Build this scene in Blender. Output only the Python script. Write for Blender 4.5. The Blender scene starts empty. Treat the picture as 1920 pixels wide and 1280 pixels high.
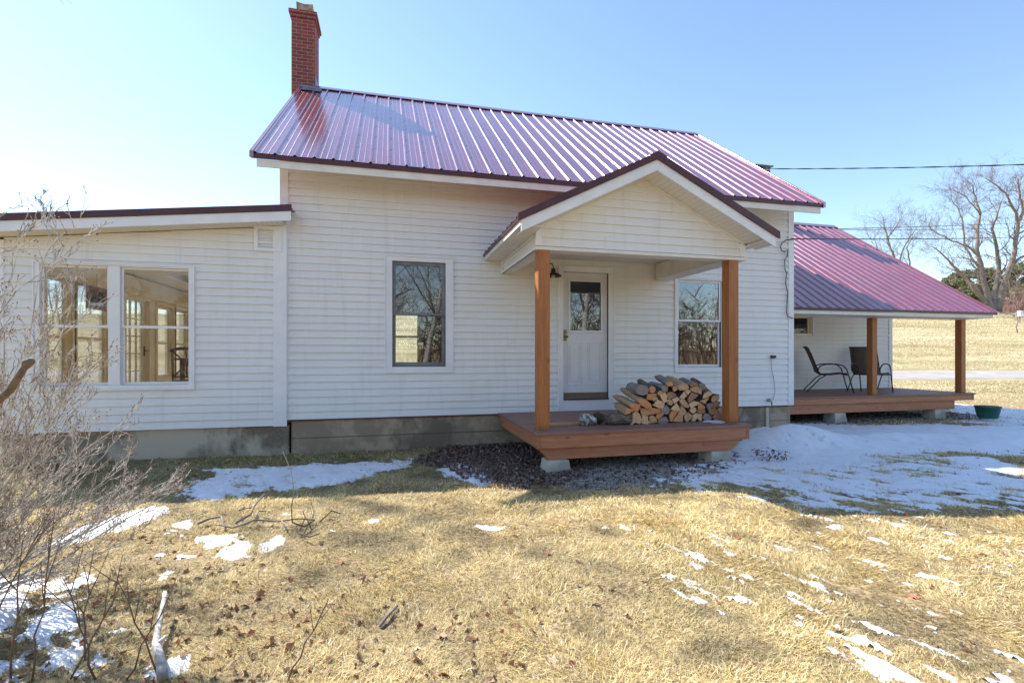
import bpy, bmesh, math, random
import numpy as np
from mathutils import Vector, Matrix
sc = bpy.context.scene
COL = sc.collection
R = math.radians
rnd = random.Random(7)
# ------------------------------------------------------------------ camera model (x along the front wall, y into the house, z up; lens at the origin)
YAW = .2431; CY, SY = math.cos(YAW), math.sin(YAW); F, U0, V0 = 926., 960., 665.
def ray(u, v):
    a = (u-U0)/F
    return Vector((a*CY+SY, -a*SY+CY, (V0-v)/F))
def atY(u, v, Y): d = ray(u, v); return d*(Y/d.y)
def atX(u, v, X): d = ray(u, v); return d*(X/d.x)
def atZ(u, v, Z): d = ray(u, v); return d*(Z/d.z)
def atT(u, v, t): return ray(u, v)*t
# ------------------------------------------------------------------ numpy noise
def _h(ix, iy, s):
    n = (ix.astype(np.int64)*374761393 + iy.astype(np.int64)*668265263 + s*1442695041) & 0x7fffffff
    n = ((n ^ (n >> 13))*1274126177) & 0x7fffffff
    return ((n ^ (n >> 16)) & 0xffff)/65535.
def vnoise(x, y, s=0):
    ix = np.floor(x); iy = np.floor(y); fx = x-ix; fy = y-iy
    fx = fx*fx*(3-2*fx); fy = fy*fy*(3-2*fy)
    a = _h(ix, iy, s); b = _h(ix+1, iy, s); c = _h(ix, iy+1, s); d = _h(ix+1, iy+1, s)
    return (a*(1-fx)+b*fx)*(1-fy)+(c*(1-fx)+d*fx)*fy
def fbm(x, y, o=4, s=0):
    t = 0; a = .5; n = 0
    for k in range(o):
        t = t+a*vnoise(x*2**k, y*2**k, s+k*17); n += a; a *= .5
    return t/n*2-1
# ------------------------------------------------------------------ terrain
_s = np.linspace(-400, 1600, 4001)
_z = np.interp(_s, [-400, -20, 0, 4.6, 5.9, 14, 19, 24, 28, 62, 78, 400, 1600], [-.5, -1.25, -1.27, -1.28, -1.36, -1.38, -1.3, -1.06, -.86, 5.25, 5.7, 7, 12])
_zz = _z.copy()
for k in range(-4, 5):
    if k: _zz = _zz+np.roll(_z, k)
_z = _zz/9
def ground(x, y):
    x = np.asarray(x, float); y = np.asarray(y, float)
    s = SY*x+CY*y
    z = np.interp(s, _s, _z)
    near = np.clip((30-np.abs(s))/20, 0, 1)
    z = z + near*(.022*fbm(x*1.1, y*1.1, 3, 5)+.012*fbm(x*5, y*5, 3, 9)) + (1-near)*.25*fbm(x*.05, y*.05, 3, 3)
    return z
def gz(x, y): return float(ground(np.array([x]), np.array([y]))[0])
def atG(u, v):
    p = atZ(u, v, -1.3)
    for _ in range(6): p = atZ(u, v, min(gz(p.x, p.y), -.05))
    return p
# ------------------------------------------------------------------ object helpers
def tag(o, label=None, cat=None, group=None, kind=None):
    if label: o['label'] = label
    if cat: o['category'] = cat
    if group: o['group'] = group
    if kind: o['kind'] = kind
    return o
def thing(name, loc, label, cat, group=None):
    o = bpy.data.objects.new(name, None); COL.objects.link(o); o.location = loc; o.empty_display_size = .2
    o['wl'] = list(loc)
    return tag(o, label, cat, group)
def _link(name, me, parent, origin, rot=None):
    o = bpy.data.objects.new(name, me); COL.objects.link(o)
    pl = Vector(parent['wl']) if parent else Vector((0, 0, 0))
    o.location = Vector(origin)-pl; o['wl'] = list(origin)
    if parent: o.parent = parent
    return o
class MB:
    def __init__(s): s.v = []; s.f = []; s.m = []; s.mi = 0; s.col = None
    def add(s, vs, fs):
        b = len(s.v); s.v += [tuple(p) for p in vs]; s.f += [tuple(i+b for i in f) for f in fs]; s.m += [s.mi]*len(fs); return s
    def box(s, x0, x1, y0, y1, z0, z1):
        return s.add([(x0,y0,z0),(x1,y0,z0),(x1,y1,z0),(x0,y1,z0),(x0,y0,z1),(x1,y0,z1),(x1,y1,z1),(x0,y1,z1)],
                     [(0,3,2,1),(4,5,6,7),(0,1,5,4),(1,2,6,5),(2,3,7,6),(3,0,4,7)])
    def prism(s, poly, fn, q0, q1):   # poly of (p, z); fn(p, q, z) -> xyz
        n = len(poly); vs = [fn(p, q0, z) for p, z in poly]+[fn(p, q1, z) for p, z in poly]
        return s.add(vs, [tuple(range(n)), tuple(range(2*n-1, n-1, -1))]+[(i, i+n, (i+1) % n+n, (i+1) % n) for i in range(n)])
    def tube(s, pts, rad, n=6, cap=True):
        pts = [Vector(p) for p in pts]; m = len(pts)
        if not hasattr(rad, '__len__'): rad = [rad]*m
        vs = []; prev = None
        for i, p in enumerate(pts):
            d = (pts[min(i+1, m-1)]-pts[max(i-1, 0)])
            if d.length < 1e-9: d = Vector((0, 0, 1))
            d.normalize()
            if prev is None:
                a = d.orthogonal().normalized()
            else:
                a = (prev-d*prev.dot(d))
                a = a.normalized() if a.length > 1e-6 else d.orthogonal().normalized()
            prev = a; b = d.cross(a)
            for k in range(n):
                t = 2*math.pi*k/n; vs.append(p+(a*math.cos(t)+b*math.sin(t))*rad[i])
        fs = [(i*n+k, i*n+(k+1) % n, (i+1)*n+(k+1) % n, (i+1)*n+k) for i in range(m-1) for k in range(n)]
        if cap: fs += [tuple(range(n-1, -1, -1)), tuple(range((m-1)*n, m*n))]
        return s.add(vs, fs)
    def lathe(s, prof, c, n=20):
        vs = [(c[0]+r*math.cos(2*math.pi*k/n), c[1]+r*math.sin(2*math.pi*k/n), c[2]+z) for r, z in prof for k in range(n)]
        fs = [(i*n+k, i*n+(k+1) % n, (i+1)*n+(k+1) % n, (i+1)*n+k) for i in range(len(prof)-1) for k in range(n)]
        return s.add(vs, fs)
    def build(s, name, mats, parent=None, smooth=False, bevel=0, origin=None):
        if not isinstance(mats, (list, tuple)): mats = [mats]
        if not s.v: s.v = [(0,0,0)]
        a = np.array(s.v)
        if origin is None:
            lo, hi = a.min(0), a.max(0); origin = ((lo[0]+hi[0])/2, (lo[1]+hi[1])/2, lo[2])
        a = a-np.array(origin)
        me = bpy.data.meshes.new(name); me.from_pydata(a.tolist(), [], s.f)
        for m in mats: me.materials.append(m)
        if len(mats) > 1: me.polygons.foreach_set('material_index', s.m)
        if smooth: me.polygons.foreach_set('use_smooth', [True]*len(s.f))
        me.update()
        bm = bmesh.new(); bm.from_mesh(me); bmesh.ops.recalc_face_normals(bm, faces=bm.faces); bm.to_mesh(me); bm.free()
        o = _link(name, me, parent, origin)
        if bevel:
            b = o.modifiers.new('b', 'BEVEL'); b.width = bevel; b.segments = 2; b.limit_method = 'ANGLE'; b.angle_limit = R(40)
        return o
def fast(name, V, T, mat, col=None, smooth=False, parent=None):
    """V (n,3), T (m,k) uniform faces"""
    V = np.asarray(V, np.float32); T = np.asarray(T, np.int32); k = T.shape[1]
    lo = V.min(0); hi = V.max(0); o0 = ((lo+hi)/2); o0[2] = lo[2]
    me = bpy.data.meshes.new(name); me.vertices.add(len(V)); me.loops.add(T.size); me.polygons.add(len(T))
    me.vertices.foreach_set('co', (V-o0).ravel()); me.loops.foreach_set('vertex_index', T.ravel())
    me.polygons.foreach_set('loop_start', np.arange(0, T.size, k, dtype=np.int32))
    me.polygons.foreach_set('loop_total', np.full(len(T), k, np.int32))
    if smooth: me.polygons.foreach_set('use_smooth', np.ones(len(T), bool))
    if col is not None:
        a = me.color_attributes.new('Col', 'FLOAT_COLOR', 'POINT')
        c = np.ones((len(V), 4), np.float32); c[:, :3] = col; a.data.foreach_set('color', c.ravel())
    me.materials.append(mat); me.update(); me.validate()
    return _link(name, me, parent, tuple(float(t) for t in o0))
def scatter(tv, tf, pos, M, col=None):
    """template verts (k,3) placed with matrices M (n,3,3) at pos (n,3)"""
    n = len(pos); k = len(tv)
    V = np.einsum('nij,kj->nki', M, tv)+pos[:, None, :]
    T = (np.asarray(tf)[None]+(np.arange(n)*k)[:, None, None]).reshape(-1, np.asarray(tf).shape[1])
    c = None if col is None else np.repeat(col, k, 0)
    return V.reshape(-1, 3), T, c
def rotm(rg, n, tilt):
    a = rg.uniform(0, 2*np.pi, n); b = rg.normal(0, tilt, n); c = rg.normal(0, tilt, n)
    ca, sa, cb, sb, cc, s_ = np.cos(a), np.sin(a), np.cos(b), np.sin(b), np.cos(c), np.sin(c)
    Z = np.zeros(n); O = np.ones(n)
    Rz = np.stack([ca, -sa, Z, sa, ca, Z, Z, Z, O], 1).reshape(n, 3, 3)
    Rx = np.stack([O, Z, Z, Z, cb, -sb, Z, sb, cb], 1).reshape(n, 3, 3)
    Ry = np.stack([cc, Z, s_, Z, O, Z, -s_, Z, cc], 1).reshape(n, 3, 3)
    return Rx@Ry@Rz
# ------------------------------------------------------------------ materials
class NT:
    def __init__(s, name):
        s.m = bpy.data.materials.new(name); s.m.use_nodes = True; s.t = s.m.node_tree; s.t.nodes.clear()
        s.out = s.t.nodes.new('ShaderNodeOutputMaterial')
    def n(s, ty, **kw):
        nd = s.t.nodes.new('ShaderNode'+ty)
        for k, v in kw.items():
            if k in nd.inputs.keys(): s.set(nd.inputs[k], v)
            else: setattr(nd, k, v)
        return nd
    def set(s, inp, v):
        if isinstance(v, bpy.types.NodeSocket): s.t.links.new(v, inp)
        elif isinstance(v, (tuple, list)) and len(v) == 3 and inp.type == 'RGBA': inp.default_value = (*v, 1)
        else: inp.default_value = v
    def coord(s, scale=(1,1,1), kind='Object', rot=(0,0,0)):
        c = s.n('TexCoord'); m = s.n('Mapping'); s.set(m.inputs['Vector'], c.outputs[kind]); m.inputs['Scale'].default_value = scale; m.inputs['Rotation'].default_value = rot
        return m.outputs[0]
    def noise(s, scale, vec=None, detail=4, rough=.55, dist=0):
        nd = s.n('TexNoise', Scale=scale, Detail=detail, Roughness=rough, Distortion=dist)
        if vec: s.set(nd.inputs['Vector'], vec)
        return nd.outputs['Fac']
    def ramp(s, fac, stops):
        r = s.n('ValToRGB'); s.set(r.inputs[0], fac); e = r.color_ramp.elements
        while len(e) < len(stops): e.new(.5)
        for q, (p, c) in zip(e, stops): q.position = p; q.color = (*c, 1) if len(c) == 3 else c
        return r.outputs[0]
    def mix(s, fac, a, b, mode='MIX'):
        m = s.n('Mix', data_type='RGBA', blend_type=mode); s.set(m.inputs[0], fac); s.set(m.inputs[6], a); s.set(m.inputs[7], b); return m.outputs[2]
    def math(s, op, a, b=0., clamp=False):
        m = s.n('Math', operation=op, use_clamp=clamp); s.set(m.inputs[0], a); s.set(m.inputs[1], b); return m.outputs[0]
    def bump(s, h, strength, dist=.01, normal=None):
        b = s.n('Bump', Strength=strength, Distance=dist); s.set(b.inputs['Height'], h)
        if normal: s.set(b.inputs['Normal'], normal)
        return b.outputs[0]
    def pbr(s, base, rough=.6, normal=None, **kw):
        p = s.n('BsdfPrincipled'); s.set(p.inputs['Base Color'], base); s.set(p.inputs['Roughness'], rough)
        if normal: s.set(p.inputs['Normal'], normal)
        for k, v in kw.items(): s.set(p.inputs[k], v)
        s.t.links.new(p.outputs[0], s.out.inputs[0]); return s.m
def plain(name, c1, c2, scale=6, rough=.5, bump=.1, bs=40, stretch=(1,1,1), **kw):
    t = NT(name); v = t.coord(stretch)
    col = t.mix(t.ramp(t.noise(scale, v), [(.4, (0,0,0)), (.6, (1,1,1))]), c1, c2)
    return t.pbr(col, rough, t.bump(t.noise(bs, v), bump, .004), **kw)
def wood(name, c1, c2, c3, axis='x', rough=.6, knots=True):
    t = NT(name); sx = {'x': (.7, 14, 14), 'y': (14, .7, 14), 'z': (14, 14, .7)}[axis]
    v = t.coord(sx); g = t.noise(1.6, v, 6, .65, .6); g2 = t.noise(7, v, 5, .7)
    col = t.mix(t.ramp(g, [(.38, (0,0,0)), (.62, (1,1,1))]), c1, c2)
    col = t.mix(t.math('MULTIPLY', t.ramp(g2, [(.47, (0,0,0)), (.6, (1,1,1))]), .6), col, c3)
    col = t.mix(t.math('MULTIPLY', t.ramp(t.noise(1.1, t.coord((1,1,1))), [(.35, (0,0,0)), (.75, (1,1,1))]), .35), col, c3)
    if knots:
        kv = t.coord({'x': (2.2, 5, 5), 'y': (5, 2.2, 5), 'z': (5, 5, 2.2)}[axis])
        vo = t.n('TexVoronoi', Scale=1.3, feature='F1'); t.set(vo.inputs['Vector'], kv)
        k = t.ramp(vo.outputs['Distance'], [(.05, (1,1,1)), (.13, (0,0,0))])
        col = t.mix(t.math('MULTIPLY', k, .75), col, tuple(q*.35 for q in c1))
    return t.pbr(col, rough, t.bump(g2, .45, .004))
def vinyl(name, c=(.81, .805, .78)):
    t = NT(name)
    n1 = t.noise(.7, t.coord((1,1,1)), 3); n2 = t.noise(3, t.coord((1,1,9)), 5, .7)
    col = t.mix(t.ramp(n1, [(.35, (0,0,0)), (.7, (1,1,1))]), c, tuple(q*.94 for q in c))
    col = t.mix(t.math('MULTIPLY', t.ramp(n2, [(.5, (0,0,0)), (.8, (1,1,1))]), .22), col, (.50, .45, .37))
    col = t.mix(t.math('MULTIPLY', t.ramp(t.noise(2.2, t.coord((4,1,.35)), 5, .7), [(.52, (0,0,0)), (.68, (1,1,1))]), .16), col, (.45,.42,.36))
    b = t.bump(t.noise(1.3, t.coord((.35,1,1)), 3), .35, .03, t.bump(t.noise(30, t.coord((.2,1,5))), .06, .002))
    return t.pbr(col, .42, b)
M_vinyl = vinyl('siding_vinyl'); M_trim = plain('white_trim', (.82,.825,.83), (.76,.765,.77), 3, .4, .05)
M_trim2 = plain('soffit_white', (.78,.75,.69), (.71,.68,.62), 5, .5, .05)
def soffit_mat(ax):
    t = NT('grooved_soffit'); v = t.coord((1,1,1)); w = t.n('TexWave', Scale=5.2, bands_direction=ax, wave_profile='SAW'); t.set(w.inputs['Vector'], v)
    k = t.ramp(w.outputs['Fac'], [(.03, (1,1,1)), (.08, (0,0,0))])
    return t.pbr(t.mix(k, (.73,.69,.62), (.36,.32,.26)), .5, t.bump(k, .5, .004))
M_sofx = soffit_mat('X'); M_sofy = soffit_mat('Y')
def roofpaint(name, c1, c2):
    t = NT(name); n = t.noise(1.2, t.coord((1,1,1)), 5, .6); n2 = t.noise(9, t.coord((3,.4,.4)), 5, .7)
    col = t.mix(t.ramp(n, [(.4, (0,0,0)), (.6, (1,1,1))]), c1, c2)
    col = t.mix(t.math('MULTIPLY', t.ramp(n2, [(.5, (0,0,0)), (.8, (1,1,1))]), .12), col, (.34,.22,.24))
    rg = t.ramp(n2, [(.3, (.20,)*3), (.8, (.36,)*3)])
    return t.pbr(col, rg, t.bump(t.noise(1.5, t.coord((2,1,1)), 3), .12, .01), **{'Coat Weight': 1., 'Coat Roughness': .16, 'Coat IOR': 2.5, 'Metallic': .1})
M_roof = roofpaint('burgundy_roof_metal', (.27,.035,.06), (.22,.03,.055))
M_drip = plain('burgundy_trim', (.085,.022,.025), (.06,.016,.02), 5, .4, .03)
M_screw = plain('screw_head', (.14,.06,.07), (.10,.04,.05), 5, .4)
def brick():
    t = NT('red_brick'); g = t.n('TexCoord'); sx = t.n('SeparateXYZ'); t.set(sx.inputs[0], g.outputs['Object'])
    cb = t.n('CombineXYZ'); t.set(cb.inputs[0], t.math('ADD', sx.outputs[0], sx.outputs[1])); t.set(cb.inputs[1], sx.outputs[2])
    b = t.n('TexBrick', Scale=1., offset=.5, **{'Mortar Size': .0055, 'Mortar Smooth': .3, 'Brick Width': .2, 'Row Height': .066, 'Bias': .1})
    b.inputs['Color1'].default_value = (.30,.065,.05,1); b.inputs['Color2'].default_value = (.20,.045,.04,1); b.inputs['Mortar'].default_value = (.36,.27,.24,1)
    t.set(b.inputs['Vector'], cb.outputs[0])
    col = t.mix(t.math('MULTIPLY', t.ramp(t.noise(7, t.coord((1,1,1)), 6, .7), [(.4, (0,0,0)), (.7, (1,1,1))]), .5), b.outputs['Color'], (.14,.05,.045))
    return t.pbr(col, .85, t.bump(t.math('SUBTRACT', t.math('MULTIPLY', t.noise(60, t.coord((1,1,1))), .4), b.outputs['Fac']), .7, .006))
M_brick = brick()
M_clay = plain('clay_flue_tile', (.50,.36,.22), (.22,.17,.12), 9, .8, .4, 25)
M_lead = plain('grey_flashing', (.22,.24,.28), (.14,.15,.18), 9, .45, .3, 30)
def concrete(name, c1, c2, c3, form=False):
    t = NT(name); v = t.coord((1,1,1))
    a = t.noise(2.6, v, 8, .65); b = t.noise(1.1, t.coord((1,1,.6)), 5, .6); c = t.noise(45, v, 6, .7)
    col = t.mix(t.ramp(a, [(.44, (0,0,0)), (.55, (1,1,1))]), c1, c2)
    col = t.mix(t.ramp(b, [(.51, (0,0,0)), (.57, (1,1,1))]), col, c3)
    col = t.mix(t.math('MULTIPLY', t.ramp(c, [(.45, (0,0,0)), (.75, (1,1,1))]), .35), col, c3)
    h = t.math('ADD', t.math('MULTIPLY', a, .6), t.math('MULTIPLY', c, .35))
    if form:
        w = t.n('TexWave', Scale=1.05, bands_direction='Z', wave_profile='SAW', Distortion=.15); t.set(w.inputs['Vector'], v)
        k = t.ramp(w.outputs['Fac'], [(.02, (0,0,0)), (.05, (1,1,1))]); h = t.math('ADD', h, t.math('MULTIPLY', k, .5))
        col = t.mix(k, c3, col)
    return t.pbr(col, .9, t.bump(h, .7, .02))
M_found = concrete('poured_foundation', (.45,.345,.24), (.31,.24,.165), (.19,.15,.105), True)
M_block = concrete('stained_block_foundation', (.37,.30,.21), (.18,.15,.10), (.52,.46,.35))
M_pier = concrete('pale_concrete_pier', (.56,.52,.42), (.47,.44,.35), (.37,.35,.28))
M_deckx = wood('stained_decking', (.34,.17,.125), (.26,.135,.105), (.20,.115,.095), 'x', .55)
M_rimx = wood('stained_rim_board', (.58,.25,.12), (.47,.19,.09), (.32,.125,.065), 'x', .55)
M_rimy = wood('stained_side_board', (.50,.21,.10), (.40,.165,.08), (.28,.11,.055), 'y', .55)
M_post = wood('cedar_post', (.50,.19,.05), (.38,.135,.036), (.25,.085,.025), 'z', .5)
M_gray = plain('grey_window_frame', (.20,.20,.205), (.15,.15,.155), 5, .45, .03)
M_door = plain('white_door_paint', (.72,.73,.74), (.67,.68,.69), 3, .35, .03)
M_brass = plain('aged_brass', (.33,.25,.13), (.2,.16,.09), 30, .35, .1, Metallic=.8)
M_black = plain('black_metal', (.022,.02,.018), (.035,.03,.026), 12, .4, .05)
M_cream = plain('cream_room_wall', (.86,.76,.55), (.80,.69,.48), 3, .6, .05)
M_tan = wood('pine_room_trim', (.86,.72,.46), (.80,.65,.38), (.66,.5,.28), 'z', .5, False)
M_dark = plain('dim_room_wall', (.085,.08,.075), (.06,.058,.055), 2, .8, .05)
M_floor = wood('room_floor_boards', (.78,.64,.46), (.70,.56,.38), (.55,.42,.27), 'y', .4, False)
M_brown = wood('dark_brown_wood', (.075,.04,.025), (.055,.03,.02), (.03,.018,.012), 'z', .5, False)
M_shade = plain('woven_shade', (.23,.22,.21), (.17,.165,.16), 4, .9, .2, 60, (1,1,8))
def glass(nm='window_glass', k=1.35, a=.03, tc=(.93,.95,.94)):
    t = NT(nm); tr = t.n('BsdfTransparent'); tr.inputs[0].default_value = (*tc, 1)
    gl = t.n('BsdfGlossy', Roughness=.004); b = t.bump(t.noise(1.2, t.coord((1,1,1)), 2), .05, .02); t.set(gl.inputs['Normal'], b)
    fr = t.n('Fresnel', IOR=1.55); m = t.n('MixShader')
    t.set(m.inputs[0], t.math('ADD', t.math('MULTIPLY', fr.outputs[0], k), a, True)); t.set(m.inputs[1], tr.outputs[0]); t.set(m.inputs[2], gl.outputs[0])
    t.t.links.new(m.outputs[0], t.out.inputs[0]); return t.m
M_glass = glass(); M_glass2 = glass('clear_room_glass', .8, .0, (.99,.995,.99))
def attr_mat(name, rough=.8, var=.25, bump=.2, bs=60, trans=0, **kw):
    t = NT(name); a = t.n('Attribute', attribute_name='Col')
    n = t.noise(bs, t.coord((1,1,1)), 3)
    col = t.mix(t.math('MULTIPLY', n, var), a.outputs['Color'], (0.02,.015,.01))
    m = t.pbr(col, rough, t.bump(n, bump, .003) if bump else None, **kw)
    if trans:
        p = [q for q in t.t.nodes if q.type == 'BSDF_PRINCIPLED'][0]; tl = t.n('BsdfTranslucent'); t.set(tl.inputs[0], col)
        mx = t.n('MixShader'); mx.inputs[0].default_value = trans; t.set(mx.inputs[1], p.outputs[0]); t.set(mx.inputs[2], tl.outputs[0]); t.t.links.new(mx.outputs[0], t.out.inputs[0])
    return m
M_blade = attr_mat('dry_grass_blades', .75, .15, 0, trans=.25)
M_leaf = attr_mat('dead_leaves', .65, .35, .3, 50, trans=.15)
M_stone = attr_mat('gravel_stones', .85, .3, .3, 60)
M_needle = attr_mat('evergreen_foliage', .7, .2, 0, trans=.2)
def bark(name, c1, c2, sc_=12, st=(1,1,.3)):
    return plain(name, c1, c2, sc_, .85, .8, 30, st)
M_bark = bark('grey_bark', (.27,.22,.195), (.17,.135,.115)); M_barkd = bark('dark_bark', (.075,.052,.038), (.035,.026,.02), 20)
M_twig = bark('pale_twig_bark', (.68,.64,.57), (.34,.29,.24), 40); M_bud = plain('red_brown_bud', (.28,.10,.06), (.18,.07,.04), 40, .5)
M_birch = plain('white_birch_bark', (.66,.62,.56), (.30,.26,.22), 7, .7, .4, 20, (1,1,4))
M_cable = plain('black_cable', (.03,.035,.045), (.02,.02,.025), 20, .5)
# ground
def ground_mat():
    t = NT('dormant_lawn'); g = t.n('TexCoord'); v = g.outputs['Object']
    big = t.noise(.09, v, 4, .6); mid = t.noise(1.4, v, 6, .65); fine = t.noise(38, v, 6, .75); mo = t.noise(2.2, v, 4)
    col = t.ramp(fine, [(.36, (.11,.07,.035)), (.46, (.24,.165,.08)), (.54, (.42,.31,.15)), (.66, (.60,.46,.25))])
    col = t.mix(t.math('MULTIPLY', t.ramp(mid, [(.42, (0,0,0)), (.62, (1,1,1))]), .5), col, (.17,.125,.06))
    sx = t.n('SeparateXYZ'); geo = t.n('NewGeometry'); t.set(sx.inputs[0], geo.outputs['Position'])
    # mown hillside in broad bands of straw and olive, far behind the house
    dep = t.math('ADD', t.math('MULTIPLY', sx.outputs[0], SY), t.math('MULTIPLY', sx.outputs[1], CY))
    bandv = t.n('CombineXYZ'); t.set(bandv.inputs[0], t.math('MULTIPLY', sx.outputs[0], .035)); t.set(bandv.inputs[1], t.math('MULTIPLY', dep, .22))
    bn = t.noise(1.6, bandv.outputs[0], 7, .72)
    fld = t.ramp(bn, [(.30, (.22,.175,.08)), (.42, (.32,.25,.115)), (.49, (.43,.345,.175)), (.56, (.53,.43,.25)), (.68, (.62,.52,.35))])
    fld = t.mix(t.math('MULTIPLY', t.ramp(t.noise(1.6, v, 8, .85), [(.42, (0,0,0)), (.62, (1,1,1))]), .55), fld, (.22,.18,.07))
    far = t.math('MULTIPLY', t.math('SUBTRACT', dep, 15), .3, True)
    col = t.mix(far, col, fld)
    h = t.math('ADD', t.math('MULTIPLY', fine, .5), t.math('MULTIPLY', mid, .6))
    return t.pbr(col, .92, t.bump(h, .8, .03))
M_ground = ground_mat()
def snow_mat():
    t = NT('old_snow'); v = t.coord((1,1,1)); a = t.noise(3, v, 6, .6); b = t.noise(40, v, 4, .7); c = t.noise(9, t.coord((1,.4,1)), 5, .75)
    col = t.mix(t.math('MULTIPLY', t.ramp(a, [(.5, (0,0,0)), (.75, (1,1,1))]), .35), (.80,.82,.86), (.56,.56,.58))
    col = t.mix(t.math('MULTIPLY', t.ramp(c, [(.62, (0,0,0)), (.72, (1,1,1))]), .55), col, (.42,.37,.30))
    return t.pbr(col, .55, t.bump(t.math('ADD', b, t.math('MULTIPLY', a, 3.)), .5, .01), **{'Subsurface Weight': .0})
M_snow = snow_mat()
M_road = plain('gravel_drive_surface', (.38,.34,.30), (.31,.275,.24), 1.2, .9, .3, 20)

# ================================================================== SETTING
def axis_pts(a, b, step, lim_lo, lim_hi, g=1.22):
    c = list(np.arange(a, b+1e-6, step)); st = step; x = a; lo = []
    while x > lim_lo: st *= g; x -= st; lo.append(x)
    st = step; x = b; hi = []
    while x < lim_hi: st *= g; x += st; hi.append(x)
    return np.array(lo[::-1]+c+hi)
xs = axis_pts(-5.5, 14, .05, -1500, 1500, 1.045); ys = axis_pts(1.2, 13, .05, -1200, 1500, 1.045)
GX, GY = np.meshgrid(xs, ys); nx, ny = len(xs), len(ys)
V = np.stack([GX.ravel(), GY.ravel(), ground(GX.ravel(), GY.ravel())], 1)
idx = np.arange(nx*ny).reshape(ny, nx)
T = np.stack([idx[:-1, :-1].ravel(), idx[:-1, 1:].ravel(), idx[1:, 1:].ravel(), idx[1:, :-1].ravel()], 1)
tag(fast('ground', V, T, M_ground, smooth=True), 'straw coloured dormant lawn and hillside field around the house', 'ground', kind='structure')
# driveway
rs = np.linspace(23.3, 28.2, 10); rl = np.linspace(-60, 120, 181)
RS, RL = np.meshgrid(rs, rl); RX = RL*CY+RS*SY+1.2*0; RY = -RL*SY+RS*CY
RXw = RX; RYw = RY
Vr = np.stack([RXw.ravel(), RYw.ravel(), ground(RXw.ravel(), RYw.ravel())+np.where((RS.ravel() < 23.5) | (RS.ravel() > 28.0), -.25, .05)], 1)
ii = np.arange(RS.size).reshape(RS.shape)
Tr = np.stack([ii[:-1, :-1].ravel(), ii[:-1, 1:].ravel(), ii[1:, 1:].ravel(), ii[1:, :-1].ravel()], 1)
tag(fast('driveway', Vr, Tr, M_road, smooth=True), 'pale gravel driveway crossing the field behind the side porch', 'driveway', kind='structure')
# ---------------- snow mask
def wp(pts): return np.array([[*atG(u, v)[:2]] for u, v in pts])
def sdist(px, py, poly):
    d = np.full(px.shape, 1e9); ins = np.zeros(px.shape, bool); n = len(poly)
    for i in range(n):
        ax, ay = poly[i]; bx, by = poly[(i+1) % n]; ex, ey = bx-ax, by-ay
        t = np.clip(((px-ax)*ex+(py-ay)*ey)/(ex*ex+ey*ey+1e-12), 0, 1)
        d = np.minimum(d, np.hypot(px-ax-t*ex, py-ay-t*ey))
        c = ((ay > py) != (by > py)) & (px < (bx-ax)*(py-ay)/(by-ay+1e-12)+ax); ins ^= c
    return np.where(ins, d, -d)
SNOW = [ # polygon, edge width, bias, noise amount
 ([(345,930),(400,880),(470,878),(600,868),(770,861),(785,866),(700,888),(640,905),(560,918),(470,922),(400,938),(350,940)], .14, .1, .9),
 ([(822,880),(860,866),(895,874),(918,905),(900,913),(860,897)], .1, .2, .6),
 ([(1362,838),(1398,806),(1440,788),(1520,793),(1640,799),(1740,797),(1830,800),(1990,800),(1990,835),(1870,852),(1780,842),(1660,850),(1560,880),(1440,872),(1370,862)], .22, .5, .62),
 ([(1290,868),(1350,845),(1560,860),(1700,850),(1800,872),(1960,905),(1990,935),(1900,948),(1700,948),(1520,945),(1440,915),(1350,908),(1230,907),(1250,893)], .3, -.02, 1.4),
 ([(1770,858),(1850,858),(1910,878),(1890,890),(1820,880)], .1, .5, .3),
 ([(1640,728),(1700,722),(1990,737),(1990,800),(1840,796),(1795,770),(1700,745)], .5, .1, 1.05),
 ([(85,1022),(140,992),(210,972),(285,950),(310,960),(260,985),(180,1004),(100,1030)], .07, .25, .6),
 ([(380,1008),(440,1003),(438,1016),(395,1024)], .04, .3, .5), ([(410,1038),(452,1018),(468,1022),(462,1044),(425,1042)], .04, .4, .4), ([(472,1036),(518,1006),(530,1010),(495,1036)], .035, .4, .4),
 ([(-60,1075),(60,1080),(128,1088),(90,1130),(20,1170),(-60,1230)], .07, -.12, 1.1), ([(50,1160),(130,1130),(140,1170),(90,1215),(40,1235)], .06, -.05, 1.), ([(60,1225),(150,1200),(170,1245),(80,1290),(40,1290)], .05, -.05, 1.),
 ([(0,1240),(60,1225),(50,1290),(-20,1300)], .05, 0, .8), ([(120,1100),(160,1085),(150,1120),(125,1125)], .04, .1, .7), ([(300,1245),(340,1235),(345,1262),(300,1265)], .03, .2, .5),
 ([(612,990),(640,992),(636,998),(618,998)], .03, .2, .4), ([(690,974),(712,972),(712,982),(696,982)], .03, .2, .4), ([(885,978),(925,988),(945,990),(915,993),(893,988)], .03, .2, .5), ([(528,960),(545,958),(545,964),(530,965)], .03, .2, .5), ([(325,980),(352,976),(352,992),(330,992)], .03, .2, .5),
]
SNOW = [(wp(p), w*(1.6 if w <= .05 else 1), b-(.12 if w <= .05 else 0), a*(1.8 if w <= .05 else 1)) for p, w, b, a in SNOW]
STREAK = wp([(1120,985),(1400,950),(1960,955),(2150,1320),(1700,1310),(1420,1180),(1150,1060)])
LEFTSP = wp([(-100,1010),(200,1000),(340,960),(520,1000),(420,1100),(300,1240),(-100,1320)])
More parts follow.
